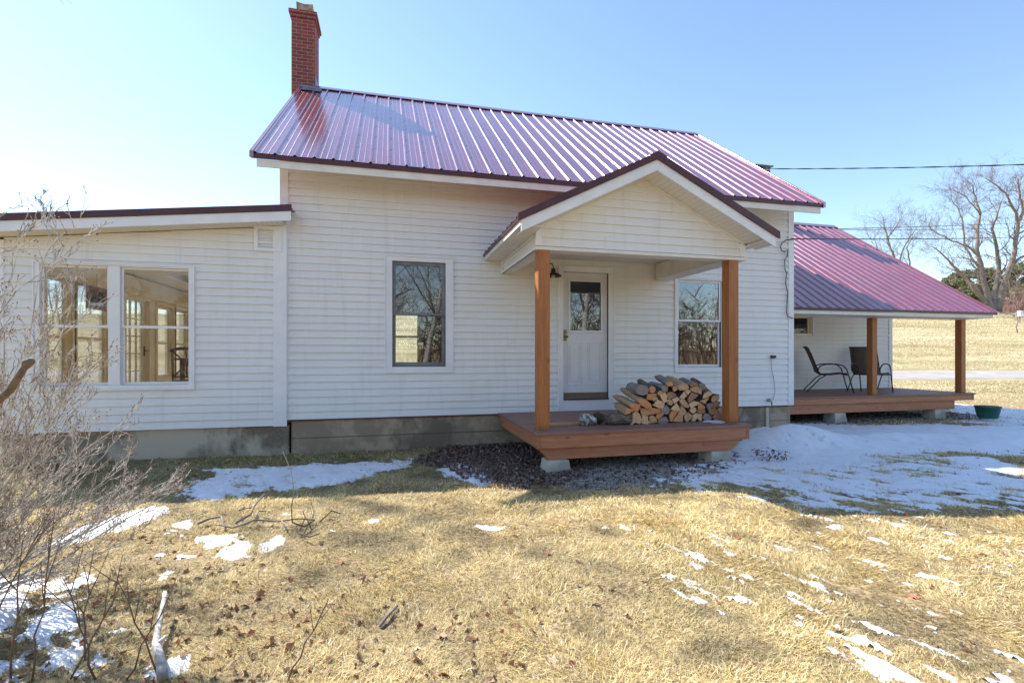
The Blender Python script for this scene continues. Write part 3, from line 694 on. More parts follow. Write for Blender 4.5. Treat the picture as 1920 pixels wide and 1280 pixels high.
for k in range(4):
    za = z_a-(z_a-z_b)*k/4; zb = z_a-(z_a-z_b)*(k+1)/4
    mb.add([(W1i[0]+.04, YF+.11, za), (W1i[1]-.04, YF+.11, za), (W1i[1]-.04, YF+.135-.03*(k % 2), zb-.01), (W1i[0]+.04, YF+.135-.03*(k % 2), zb-.01)], [(0,1,2,3)])
mb.build('roman_shade', M_shade, w1)
# door
mb = MB(); cw = Ds[0]-Do[0]
zsill = Ds[2]; zd = Do[2]
ring(mb, Do, .02, fr, -.001, .045, wb=.001, wt=.02)
for a, b, c, d in ((Do[0]+.02, Ds[0]-.004, zd, Do[3]-.02), (Ds[1]+.004, Do[1]-.02, zd, Do[3]-.02), (Ds[0]-.004, Ds[1]+.004, Ds[3]+.004, Do[3]-.02)): slab(mb, a, b, c, d, fr, -.06, .028)
slab(mb, Ds[0]-.004, Ds[1]+.004, zd, Ds[2]-.02, fr, -.06, .022)
dfr = mb.build('door_frame', M_trim, house, bevel=.003)
gl_ = px_rect((1068.7,527), (1126.7,620), YF+.03)
def fd(a, o, z): return (a, YF+.03-o, z)
mb = MB()
for (b0, b1, za, zb) in cut_rects(Ds[0], Ds[1], Ds[2]-.005, Ds[3], [gl_]): slab(mb, b0, b1, za, zb, fd, -.04, 0)
ring(mb, (gl_[0]-.03, gl_[1]+.03, gl_[2]-.03, gl_[3]+.03), .032, fd, .0005, .012)
ring(mb, (gl_[0]-.05, gl_[1]+.05, gl_[2]-.05, gl_[3]+.05), .012, fd, .0005, .006)
# embossed lower panels and the small plaque
mid = (Ds[0]+Ds[1])/2
for a, b in ((Ds[0]+.09, mid-.055), (mid+.045, Ds[1]-.09)):
    za, zb = atY(1098, 721, YF).z, atY(1098, 641, YF).z
    ring(mb, (a, b, za, zb), .012, fd, .0005, .008); ring(mb, (a+.035, b-.035, za+.06, zb-.03), .01, fd, .0005, .007)
ring(mb, (mid-.14, mid+.17, atY(1098, 635, YF).z, atY(1098, 628.5, YF).z), .006, fd, .0005, .005)
door = mb.build('door', M_door, house, bevel=.0025); door['label'] = 'white half glazed front door with brass handle and kick strip'
MB().box(gl_[0]-.004, gl_[1]+.004, YF+.045, YF+.05, gl_[2]-.004, gl_[3]+.004).build('glass', M_glass, door)
mb = MB(); slab(mb, Ds[0]+.006, Ds[1]-.006, Ds[2]+.004, atY(1098, 735.5, YF).z, fd, .001, .012); mb.build('kick_strip', wood('brown_kick', (.25,.17,.09), (.19,.12,.06), (.11,.07,.04), 'x', .5, False), door, bevel=.002)
MB().box(Ds[0], Ds[1], YF-.045, YF+.04, Ds[2]-.02, Ds[2]-.006).build('threshold', M_black, door)
hx = atY(1061, 628, YF-.02); mb = MB(); za, zb = atY(1061, 638.5, YF).z, atY(1061, 618, YF).z
mb.box(hx.x-.022, hx.x+.026, YF+.012, YF+.0285, za, zb)
mb.tube([(hx.x+.004, YF+.02, za+.06), (hx.x+.004, YF-.03, za+.06)], [.011, .011], 10); mb.lathe([(.0, -.0), (.022, .004), (.028, .018), (.022, .032), (0, .036)], (hx.x+.004, YF-.045, za+.042), 12)
mb.tube([(hx.x, YF+.02, zb-.035), (hx.x, YF-.002, zb-.035)], [.016, .013], 12)
mb.build('handle', M_brass, door, bevel=.002)
# ---------------- sunroom
SYF, SYB, SX0, SX1 = 7.22, 12.9, -4.56, -1.425
sz = lambda x: 1.93+.106*(x+1.24)     # roof top height
So = px_rect((63,491), (366.5,729.5), SYF); So = (atY(64, 600, SYF).x, So[1], So[2], atY(366, 500.5, SYF).z)
Si = (atY(77, 600, SYF).x, atY(359.5, 600, SYF).x, atY(300, 721, SYF).z, atY(366, 505.5, SYF).z)
sf = lambda a, o, z: (a, SYF-o, z)
zsb = -.952
siding('sunroom_wall', SX0+.08, SX1-.09, zsb, 1.78, [shr(So, .01)], sf, house, 'low sunroom siding around the twin windows', [((-1.24, SYF, 1.745), (-.106, 0, 1))])
wallcore('sunroom_wall_core', SX0+.01, SX1, zsb+.002, 1.70, [Si], lambda a, o, z: (a, SYF+.002-o, z), .12, M_cream, house, None, [((-1.24, SYF, 1.73), (-.106, 0, 1))])
MB().box(SX0-.02, SX0+.08, SYF-.026, SYF+.001, zsb, sz(SX0)-.2).build('corner_board', M_trim, house, bevel=.002)
MB().box(SX1-.09, SX1+.08, SYF-.032, SYF+.001, zsb-.01, sz(SX1)-.062).build('corner_board', M_trim, house, bevel=.002)
sw = dh(house, So, Si, SYF, atY(290, 613, SYF).z, M_trim, M_trim, 'wide twin double hung sunroom window behind the bare shrub', .026, .045, (atY(205, 600, SYF).x, atY(227, 600, SYF).x), glz=M_glass2)
# sunroom interior
lwin = [(7.50, 8.42, -.52, 1.08), (8.52, 9.44, -.52, 1.08), (9.90, 10.76, -.86, 1.02), (11.10, 11.88, -.45, .98), (11.96, 12.74, -.45, .98)]
fl_ = lambda a, o, z: (SX0+.0+.0-o, a, z)
siding('sunroom_side_wall', SYF, SYB, zsb, 1.42, [shr(w_, -.03) for w_ in lwin], fl_, house)
wallcore('sunroom_side_core', SYF+.125, SYB-.125, zsb+.002, 1.40, lwin, lambda a, o, z: (SX0+.002-o, a, z), .12, M_cream, house)
bw = [(-4.38, -2.98, -.7, 1.2), (-2.9, -1.5, -.7, 1.2)]  # unseen rear windows, widened to brighten the room with daylight
siding('sunroom_rear_wall', SX0, SX1, zsb, 1.42, bw, lambda a, o, z: (a, SYB+o, z), house)
wallcore('sunroom_rear_core', SX0+.01, SX1, zsb+.002, 1.55, bw, lambda a, o, z: (a, SYB-.002+o, z), .12, M_cream, house)
MB().box(SX0+.13, SX1, SYF+.13, SYB-.13, -.93, -.89).build('sunroom_floor', M_floor, house)
MB().box(SX1-.03, SX1+.0, SYF+.13, SYB-.13, -.889, 1.6).build('sunroom_inner_wall', M_cream, house)
fi = lambda a, o, z: (SX0+.122+o, a, z)
for k, w_ in enumerate(lwin):
    mb = MB(); ring(mb, (w_[0]-.07, w_[1]+.07, w_[2]-.07, w_[3]+.07), .075, fi, 0, .022); ring(mb, w_, .045, fi, -.09, -.045)
    isd = k == 2
    if isd:
        slab(mb, w_[0]+.045, w_[1]-.045, w_[2]+.045, w_[2]+.25, fi, -.09, -.05); slab(mb, w_[0]+.045, w_[0]+.1, w_[2]+.25, w_[3]-.045, fi, -.09, -.05); slab(mb, w_[1]-.1, w_[1]-.045, w_[2]+.25, w_[3]-.045, fi, -.09, -.05)
        for j in range(1, 5): z = w_[2]+.25+(w_[3]-w_[2]-.3)*j/5; slab(mb, w_[0]+.1, w_[1]-.1, z-.01, z+.01, fi, -.085, -.055)
        for j in range(1, 3): a = w_[0]+.1+(w_[1]-w_[0]-.2)*j/3; slab(mb, a-.009, a+.009, w_[2]+.25, w_[3]-.045, fi, -.086, -.054)
        wd = mb.build('french_door', M_cream, house, bevel=.002)
        m2 = MB(); slab(m2, w_[1]-.085, w_[1]-.06, -.02, .16, fi, -.05, -.035); m2.tube([fi(w_[1]-.072, -.04, .08), fi(w_[1]-.072, .02, .08), fi(w_[1]-.17, .02, .08)], .011, 8); m2.build('handle', M_black, wd)
    else:
        zm = (w_[2]+w_[3])/2-.03; slab(mb, w_[0]+.045, w_[1]-.045, zm-.02, zm+.02, fi, -.09, -.045)
        wd = mb.build('window', M_tan, house, bevel=.002); wd['label'] = 'pine framed window in the far side of the sunroom'
    m2 = MB(); slab(m2, w_[0]+.045, w_[1]-.045, w_[2]+.045, w_[3]-.045, fi, -.072, -.068); m2.build('glass', M_glass2, wd)
for w_ in bw:
    fb = lambda a, o, z: (a, SYB-.122-o, z)
    mb = MB(); ring(mb, (w_[0]-.07, w_[1]+.07, w_[2]-.07, w_[3]+.07), .075, fb, 0, .022); ring(mb, w_, .045, fb, -.09, -.045); slab(mb, w_[0]+.045, w_[1]-.045, .28, .32, fb, -.09, -.045)
    wd = mb.build('window', M_tan, house); wd['label'] = 'pine framed rear sunroom window, widened to let in more daylight'; m2 = MB(); slab(m2, w_[0]+.045, w_[1]-.045, w_[2]+.045, w_[3]-.045, fb, -.072, -.068); m2.build('glass', M_glass2, wd)
# wall beam along the top of the side wall
mb = MB(); slab(mb, SYF+.13, SYB-.13, 1.06, 1.16, fi, .0, .05); mb.build('room_beam', M_tan, house)
# sunroom foundation
mb = MB(); mb.box(SX0+.02, -1.33, SYF+.03, SYF+.25, -1.8, zsb-.003); mb.box(SX0+.02, SX0+.22, SYF+.251, SYB, -1.8, zsb-.003); fo = mb.build('foundation', M_block, house, bevel=.012); fo['label'] = 'mottled grey foundation under the sunroom'
# sunroom roof
fe = lambda p, q, z: (p, q, z)
sr = ribbed(-4.92, sz(-4.92), -1.245, sz(-1.245), 6.92, 7.215, fe, house, 'sunroom_roof', scr=False, label='low burgundy shed roof over the sunroom', qo=.05)
for pa, pb, qa, qb in ((-4.92, SX1-.005, 7.216, 8.2), (-4.92, -4.0, 8.2, 9.6), (-2.1, SX1-.005, 8.2, 9.6), (-4.92, SX1-.005, 9.6, 10.4), (-4.92, -4.0, 10.4, 11.8), (-2.1, SX1-.005, 10.4, 11.8), (-4.92, SX1-.005, 11.8, 13.25)):
    ribbed(pa, sz(pa), pb, sz(pb), qa, qb, fe, sr, 'roof_sheet', scr=False, qo=.05)
def sloped(name, xa, xb, ya, yb, d0, d1, mat, par, bevel=0, n=None):
    mb = MB(); mb.prism([(xa, sz(xa)-d0), (xb, sz(xb)-d0), (xb, sz(xb)-d1), (xa, sz(xa)-d1)], fe, ya, yb); return mb.build(name, mat, par, bevel=bevel)
sloped('rake_trim', -4.93, -1.235, 6.905, 6.935, -.022, .060, M_drip, sr, .002)
sloped('rake_fascia', -4.9, -1.245, 6.925, 6.945, .061, .182, M_trim, sr, .002)
sloped('rake_soffit', -4.9, SX1+.07, 6.946, SYF-.02, .170, .178, M_sofx, sr)
for pa, pb, qa, qb in ((-4.9, SX1-.006, 6.946, 8.2), (-4.9, -4.0, 8.2, 9.6), (-2.1, SX1-.006, 8.2, 9.6), (-4.9, SX1-.006, 9.6, 10.4), (-4.9, -4.0, 10.4, 11.8), (-2.1, SX1-.006, 10.4, 11.8), (-4.9, SX1-.006, 11.8, 13.2)):
    sloped('roof_deck', pa, pb, qa, qb, .012, .165, M_cream, sr)
MB().box(-4.93, -4.905, 6.94, 13.2, sz(-4.92)-.19, sz(-4.92)-.005).build('eave_fascia', M_trim2, sr)
for k, (qa, qb) in enumerate(((8.2, 9.6), (10.4, 11.8))):  # invented roof openings that let extra daylight into the room
    xa, xb = -4.0, -2.1; mb = MB()
    for a, b, c, d in ((xa-.06, xb+.06, qa-.06, qa), (xa-.06, xb+.06, qb, qb+.06), (xa-.06, xa, qa, qb), (xb, xb+.06, qa, qb)): mb.prism([(a, sz(a)+.06), (b, sz(b)+.06), (b, sz(b)-.18), (a, sz(a)-.18)], fe, c, d)
    sk = mb.build('added_skylight', M_trim, sr); sk['label'] = 'unseen roof window added to let daylight into the sunroom'
    mb = MB(); mb.prism([(xa, sz(xa)+.045), (xb, sz(xb)+.045), (xb, sz(xb)+.04), (xa, sz(xa)+.04)], fe, qa, qb); mb.build('glass', M_glass2, sk)
# louvred vent
vr = px_rect((477,423), (529,472.5), SYF-.02); mb = MB(); ring(mb, (vr[0], vr[1], vr[2], vr[3]), .045, sf, .0, .045); 
for k in range(6):
    z = vr[2]+.05+(vr[3]-vr[2]-.1)*(k+.2)/6; hh = (vr[3]-vr[2]-.1)/6
    mb.add([sf(vr[0]+.045, .034, z), sf(vr[1]-.045, .034, z), sf(vr[1]-.045, .008, z+hh*.92), sf(vr[0]+.045, .008, z+hh*.92), sf(vr[0]+.045, .004, z), sf(vr[1]-.045, .004, z)], [(0,1,2,3),(4,5,1,0)])
mb.build('gable_vent', M_trim, house, bevel=.001)['label'] = 'square louvred vent near the top of the sunroom wall'
# ---------------- rear wing beside the side porch
WX1, WY, WYB = 12.35, 9.85, 13.4; WE, WZ, WR, WRZ = 7.65, .90, 11.6, 3.70; WRX = 12.45; ZD2 = -.83
WP = (WRZ-WZ)/(WR-WE)
wo = px_rect((1440,560), (1523,631), WY); wo = (wo[0], wo[1], wo[2], .98)
wi = (wo[0]+.05, wo[1]-.075, wo[2]+.075, .93)
fw = lambda a, o, z: (a, WY-o, z)
wclip = [((9, WE, WZ-.1), (0, -WP, 1))]
siding('wing_wall', X1+.02, WX1-.09, ZD2-.12, 2.2, [shr(wo, .01)], fw, house, 'sheltered siding at the back of the side porch', wclip)
wallcore('wing_wall_core', X1+.02, WX1-.01, ZD2-.12, 2.2, [wi], lambda a, o, z: (a, WY+.002-o, z), .12, M_cream, house, None, wclip)
g2 = [((9, WE, WZ-.1), (0, -WP, 1)), ((9, 2*WR-WE, WZ-.1), (0, WP, 1))]
siding('wing_side_wall', WY, WYB, ZD2-.12, 3.7, [], lambda a, o, z: (WX1+o, a, z), house, None, g2)
mb = MB(); mb.box(WX1-.12, WX1-.002, WY+.13, WYB-.13, ZD2-.12, 3.6); clip_obj(mb.build('wing_side_core', M_cream, house), g2)
mb = MB(); mb.box(X1+.02, WX1-.01, WYB-.12, WYB, ZD2-.12, 2.1); mb.build('wing_rear_wall', M_vinyl, house)
mb = MB(); mb.box(X1+.02, WX1-.125, WY+.125, WYB-.125, -.9, -.87); mb.build('wing_floor', M_floor, house)
MB().box(WX1-.09, WX1+.02, WY-.026, WY+.001, ZD2-.12, 2.15).build('corner_board', M_trim, house, bevel=.002); clip_obj(bpy.data.objects[[o.name for o in COL.objects if o.name.startswith('corner_board')][-1]], wclip)
mb = MB(); mb.box(X1+.02, X1+.06, WY+.13, WYB-.13, ZD2, 2.0)
mb = MB(); mb.box(X1+.1, WX1-.05, WY+.02, WY+.3, -1.8, ZD2-.121); mb.box(WX1-.3, WX1-.05, WY+.301, WYB-.1, -1.8, ZD2-.121); fo = mb.build('foundation', M_found, house); fo['label'] = 'foundation of the rear wing behind the side porch'
ww = dh(house, wo, wi, WY, .45, M_trim, M_tan, 'tan framed wing window beside the patio chairs', .05, .035)
wr = ribbed(WE, WZ-.012, WR, WRZ, X1+.025, WRX, fmain, house, 'wing_roof', label='burgundy ribbed roof sweeping over the side porch', qo=.1)
ribbed(2*WR-WE, WZ-.012, WR, WRZ, X1+.025, WRX, fmain, wr, 'rear_slope', scr=False)
gable_slab(WE+.03, WZ+.01, WR, WRZ, .10, X1+.03, WRX-.03, fmain, 'roof_deck', M_trim2, wr)
MB().box(X1+.02, WRX, WE-.012, WE+.012, WZ-.062, WZ-.012).build('drip_edge', M_drip, wr, bevel=.003)
MB().box(X1+.02, WRX-.1, WE+.013, WE+.035, WZ-.13, WZ-.063).build('eave_fascia', M_trim2, wr, bevel=.002)
MB().box(X1+.03, WRX-.1, WE+.036, 8.06, WZ-.13, WZ-.118).build('porch_soffit', M_sofx, wr)
mb = MB()
for s in (0, 1):
    pe = WE-.02 if s == 0 else 2*WR-WE+.02
    mb.prism([(pe, WZ+.0), (WR, WRZ+.022), (WR, WRZ-.07), (pe, WZ-.062)], fmain, WRX-.03, WRX+.012)
mb.build('rake_trim', M_roof, wr, bevel=.002)
mb = MB()
for s in (-1, 1): mb.prism([(WR, WRZ+.035), (WR+s*.13, WRZ+.035-.13*WP), (WR+s*.13, WRZ+.022-.13*WP), (WR, WRZ+.022)], fmain, X1+.03, WRX)
mb.build('ridge_cap', M_roof, wr)
mb = MB(); mb.box(9.82, 10.22, 11.62, 12.02, 3.0, 5.06); mb.box(9.78, 10.26, 11.58, 12.06, 5.06, 5.12); c2 = mb.build('chimney', M_brick, wr); c2['label'] = 'second brick chimney barely showing above the main roof'
mb = MB(); mb.box(9.72, 10.32, 11.52, 12.12, 5.20, 5.23)
for x in (9.8, 10.24):
    for y in (11.6, 12.04): mb.box(x-.012, x+.012, y-.012, y+.012, 5.121, 5.199)
mb.build('chimney_cap', M_lead, c2)

# ================================================================== FRONT PORCH
PX0, PX1, PXC, PZE, PZR, PY0 = 1.347, 4.66, 3.004, 1.50, 2.315, 5.12
PP = (PZR-PZE)/(PXC-PX0); ZD = -.87
porch = thing('front_porch', (3.0, 6.2, -1.3), 'small front porch with white gable roof, cedar posts and a stained red brown deck', 'porch')
fp = lambda p, q, z: (p, q, z)
proof = ribbed(PX0, PZE-.012, PXC, PZR, PY0, YF-.022, fp, porch, 'roof', qo=.1); proof['label'] = 'burgundy gabled porch roof'
ribbed(PX1, PZE-.012, PXC, PZR, PY0, YF-.022, fp, proof, 'right_slope', qo=.1)
gable_slab(PX0+.02, PZE+.008, PXC, PZR, .08, PY0+.03, YF-.024, fp, 'roof_deck', M_trim2, proof)
def chevron(name, y0, y1, d0, d1, mat, par, xl=PX0, xr=PX1, bevel=0):
    zt = lambda x: PZR-PP*abs(x-PXC); mb = MB()
    mb.prism([(xl, zt(xl)-d0), (PXC, PZR-d0), (PXC, PZR-d1), (xl, zt(xl)-d1)], fp, y0, y1); mb.prism([(xr, zt(xr)-d0), (PXC, PZR-d0), (PXC, PZR-d1), (xr, zt(xr)-d1)], fp, y0, y1)
    return mb.build(name, mat, par, bevel=bevel)
chevron('rake_trim', PY0-.012, PY0+.012, -.022, .062, M_drip, proof, PX0-.012, PX1+.012)
chevron('rake_fascia', PY0+.013, PY0+.034, .0625, .185, M_trim, proof, PX0+.03, PX1-.03)
chevron('rake_soffit', PY0+.035, 5.449, .165, .175, M_sofx, proof, PX0+.06, PX1-.06)
mb = MB()
for s in (-1, 1): mb.prism([(PXC, PZR+.035), (PXC+s*.11, PZR+.035-.11*PP), (PXC+s*.11, PZR+.024-.11*PP), (PXC, PZR+.024)], fp, PY0-.015, YF-.025)
mb.build('ridge_cap', M_roof, proof)
for xa, xb in ((PX0+.004, PX0+.022), (PX1-.022, PX1-.004)): MB().box(xa, xb, PY0, YF-.024, PZE-.045, PZE-.013).build('drip_edge', M_drip, proof)
for xa, xb, xc, xd in ((PX0+.024, PX0+.046, PX0+.0465, 1.625), (PX1-.046, PX1-.024, 4.455, PX1-.0465)):
    MB().box(xa, xb, PY0+.036, YF-.024, PZE-.10, PZE-.0135).box(min(xc, xd), max(xc, xd), PY0+.036, YF-.024, PZE-.10, PZE-.092).build('eave_fascia', M_trim2, proof, bevel=.002)
# gable face (siding), beam box, trims
BX0, BX1, BYF, BZ = 1.630, 4.450, 5.47, 1.213
fgf = lambda a, o, z: (a, BYF-o, z)
siding('gable_wall', BX0+.07, BX1-.08, BZ+.045, 2.2, [], fgf, porch, None, [((PXC, BYF, PZR-.178), (-PP, 0, 1)), ((PXC, BYF, PZR-.178), (PP, 0, 1))])
mb = MB(); mb.prism([(BX0+.01, BZ+.05), (BX1-.01, BZ+.05), (BX1-.01, PZR-PP*(BX1-.01-PXC)-.18), (PXC, PZR-.18), (BX0+.01, PZR-PP*(PXC-BX0-.01)-.18)], fp, BYF+.002, BYF+.05); mb.build('gable_backing', M_trim2, porch)
for a, b in ((BX0, BX0+.07), (BX1-.08, BX1)):
    zt = PZR-PP*abs((a if a < 2 else b)-PXC)-.178; MB().box(a, b, BYF-.03, BYF+.0, BZ+.045, zt).build('corner_board', M_trim, porch, bevel=.002)
chevron('gable_trim', BYF-.03, BYF-.002, .176, .205, M_trim2, porch, BX0+.0, BX1-.0, .002)
mb = MB(); mb.box(BX0, BX1+.02, BYF-.022, BYF+.16, BZ, BZ+.04); mb.box(BX0, 1.80, BYF+.161, YF-.024, BZ, BZ+.03); mb.box(4.18, BX1+.02, BYF+.161, YF-.024, BZ, BZ+.03)
mb.box(BX0+.02, 1.79, BYF+.161, YF-.024, BZ+.031, 1.47); mb.box(4.19, BX1, BYF+.161, YF-.024, BZ+.031, 1.47); mb.box(BX0+.02, BX1, BYF+.052, BYF+.155, BZ+.041, 1.47)
mb.build('porch_beam', M_trim2, porch, bevel=.003)
for a, b in ((BX0-.012, BX0-.0), (BX0-.012, BX0)):
    pass
MB().box(BX0-.008, BX0+.019, BYF+.05, YF-.024, BZ+.0, BZ+.03).box(BX0-.008, BX0+.019, YF-.06, YF-.024, BZ+.031, 1.398).box(BX0-.004, BX0+.019, BYF+.05, YF-.061, 1.375, 1.398).build('beam_trim', M_trim, porch, bevel=.001)
MB().box(1.791, 4.189, BYF+.156, YF-.024, 1.476, 1.486).build('porch_ceiling', M_sofx, porch)
# posts
for k, (xa, xb) in enumerate(((1.668, 1.808), (4.215, 4.355))):
    mb = MB(); mb.box(xa, xb, 5.462, 5.602, ZD+.001, BZ-.001)
    mb.mi = 1
    for dx in (.04, .10):
        for zz in ((ZD+.03), BZ-.04, BZ-.05): mb.lathe([(0, -.002), (.006, 0), (.006, .003), (0, .004)], (xa+dx, 5.46, zz), 6)
    p = mb.build('post', [M_post, M_screw], porch, bevel=.003); p['label'] = ('left', 'right')[k]+' cedar post of the front porch'
# deck
mb = MB(); y = 5.275; r_ = random.Random(3)
while y < YF-.03:
    y1 = min(y+.139, YF-.018); dz = r_.uniform(-.0015, .0015); mb.box(1.577+r_.uniform(0,.003), 4.405, y, y1, ZD-.032+dz, ZD+dz); y += .145
mb.build('deck_boards', M_deckx, porch, bevel=.003)
MB().box(1.642, 4.345, 5.300, 5.336, ZD-.185, ZD-.035).build('front_rim', M_rimx, porch, bevel=.003)
MB().box(1.602, 1.640, 5.297, YF-.02, ZD-.185, ZD-.035).build('side_rim', M_rimy, porch, bevel=.003)
MB().box(4.347, 4.385, 5.297, YF-.02, ZD-.185, ZD-.035).build('side_rim', M_rimy, porch, bevel=.003)
mb = MB(); mb.prism([(1.63, ZD-.187), (4.33, ZD-.187), (4.17, ZD-.325), (1.76, ZD-.325)], fp, 5.36, 5.50); mb.build('support_beam', M_rimx, porch, bevel=.003)
mb = MB()
for x in np.arange(1.75, 4.3, .4): mb.box(x, x+.038, 5.51, YF-.02, ZD-.18, ZD-.036)
mb.build('joists', M_rimy, porch)
for xc, yc in ((1.86, 5.42), (3.99, 5.45)):
    g = gz(xc, yc)-.06; zt = ZD-.327; a, b = .125, .155
    MB().add([(xc-b, yc-b, g), (xc+b, yc-b, g), (xc+b, yc+b, g), (xc-b, yc+b, g), (xc-a, yc-a, zt), (xc+a, yc-a, zt), (xc+a, yc+a, zt), (xc-a, yc+a, zt)], [(0,3,2,1),(4,5,6,7),(0,1,5,4),(1,2,6,5),(2,3,7,6),(3,0,4,7)]).build('pier', M_pier, porch, bevel=.012)
# ================================================================== SIDE PORCH
sp = thing('side_porch', (9.6, 8.9, -1.35), 'long low side porch deck with two cedar posts on the right of the house', 'porch')
mb = MB(); y = 7.985
while y < WY-.02:
    y1 = min(y+.139, WY-.02); dz = r_.uniform(-.0015, .0015); mb.box(X1+.03, 12.36, y, y1, ZD2-.032+dz, ZD2+dz); y += .145
mb.build('deck_boards', M_deckx, sp, bevel=.003)
MB().box(X1+.03, 12.30, 8.01, 8.046, ZD2-.15, ZD2-.034).build('front_rim', M_rimx, sp, bevel=.003)
MB().box(12.302, 12.34, 8.006, WY-.02, ZD2-.15, ZD2-.034).build('side_rim', M_rimy, sp, bevel=.003)
MB().box(X1+.02, 11.86, 8.06, 8.14, ZD2-.335, ZD2-.152).build('support_beam', M_rimx, sp, bevel=.003)
for k, xa in enumerate((9.66, 12.10)):
    p = MB().box(xa, xa+.125, 8.09, 8.22, ZD2+.001, WZ-.136).build('post', M_post, sp, bevel=.004); p['label'] = ('nearer', 'farther')[k]+' cedar post of the side porch'
MB().box(X1+.03, WRX-.12, 8.085, 8.225, WZ-.135, WZ-.03).build('porch_beam', M_trim2, sp, bevel=.003)
for xc in (8.78, 11.40):
    yc = 8.16; g = gz(xc, yc)-.06; zt = ZD2-.337; a, b = .13, .165
    MB().add([(xc-b, yc-b, g), (xc+b, yc-b, g), (xc+b, yc+b, g), (xc-b, yc+b, g), (xc-a, yc-a, zt), (xc+a, yc-a, zt), (xc+a, yc+a, zt), (xc-a, yc+a, zt)], [(0,3,2,1),(4,5,6,7),(0,1,5,4),(1,2,6,5),(2,3,7,6),(3,0,4,7)]).build('pier', M_pier, sp, bevel=.012)

# ================================================================== CAMERA AND LIGHT (objects follow)
cam = bpy.data.cameras.new('camera'); co = bpy.data.objects.new('camera', cam); COL.objects.link(co); sc.camera = co
co.rotation_euler = (math.pi/2, 0, -YAW); cam.sensor_width = 36; cam.lens = F/1920*36; cam.shift_y = (V0-640)/1920; cam.clip_start = .05; cam.clip_end = 5000
SUNV = Vector((-.69, .66, 1.0)).normalized()
sun = bpy.data.lights.new('sun', 'SUN'); so = bpy.data.objects.new('sun', sun); COL.objects.link(so); sun.energy = 4.8; sun.angle = R(.55); sun.color = (1, .965, .91)
so.rotation_euler = (-SUNV).to_track_quat('-Z', 'Y').to_euler(); so.location = (0, 0, 30)
w = bpy.data.worlds.new('World'); sc.world = w; w.use_nodes = True; nt = w.node_tree
sky = nt.nodes.new('ShaderNodeTexSky'); sky.sky_type = 'NISHITA'; sky.sun_disc = False; sky.sun_elevation = math.asin(SUNV.z); sky.sun_rotation = math.atan2(SUNV.x, SUNV.y)
sky.air_density = 1.0; sky.dust_density = .12; sky.ozone_density = 1.5
bg = nt.nodes['Background']; bg.inputs[1].default_value = .145; nt.links.new(sky.outputs[0], bg.inputs[0])
sc.view_settings.view_transform = 'Standard'; sc.view_settings.look = 'None'; sc.view_settings.exposure = 1.0; sc.view_settings.gamma = 1
sc.cycles.max_bounces = 8; sc.cycles.transparent_max_bounces = 16; sc.cycles.caustics_reflective = False; sc.cycles.caustics_refractive = False
# ================================================================== FIREWOOD
def wood_end(name, c1, c2, c3):
    t = NT(name); v = t.coord((1,1,1)); a = t.noise(28, v, 6, .7); b = t.noise(7, v, 4, .6, 1.); wv = t.n('TexWave', Scale=22., wave_type='RINGS', Distortion=3.); t.set(wv.inputs['Vector'], t.coord((1,.1,1)))
    col = t.mix(t.ramp(b, [(.35, (0,0,0)), (.65, (1,1,1))]), c1, c2); col = t.mix(t.math('MULTIPLY', a, .35), col, c3); col = t.mix(t.math('MULTIPLY', wv.outputs['Fac'], .18), col, c3)
    return t.pbr(col, .8, t.bump(t.math('ADD', a, t.math('MULTIPLY', wv.outputs['Fac'], .3)), .6, .006))
ENDS = {'pale': wood_end('pale_split_wood', (0.850,0.589,0.337), (0.758,0.477,0.253), (0.534,0.308,0.154)), 'tan': wood_end('tan_split_wood', (0.701,0.435,0.238), (0.589,0.351,0.183), (0.365,0.197,0.098)),
        'orange': wood_end('orange_split_wood', (0.729,0.351,0.140), (0.618,0.267,0.105), (0.393,0.154,0.070)), 'grey': wood_end('weathered_grey_wood', (0.378,0.308,0.267), (0.294,0.238,0.197), (0.168,0.127,0.105)), 'brown': wood_end('brown_split_wood', (0.463,0.267,0.154), (0.365,0.197,0.113), (0.210,0.113,0.063))}
SIDE = {'b': bark('firewood_bark', (.20,.145,.10), (.10,.07,.05), 22, (1,.35,1)), 's': wood_end('split_side_wood', (0.589,0.421,0.253), (0.463,0.308,0.183), (0.281,0.183,0.113)), 'g': bark('weathered_bark', (.30,.27,.24), (.16,.14,.12), 18, (1,.3,1))}
def pile_y(u): return 5.61+.00055*(u-1190)
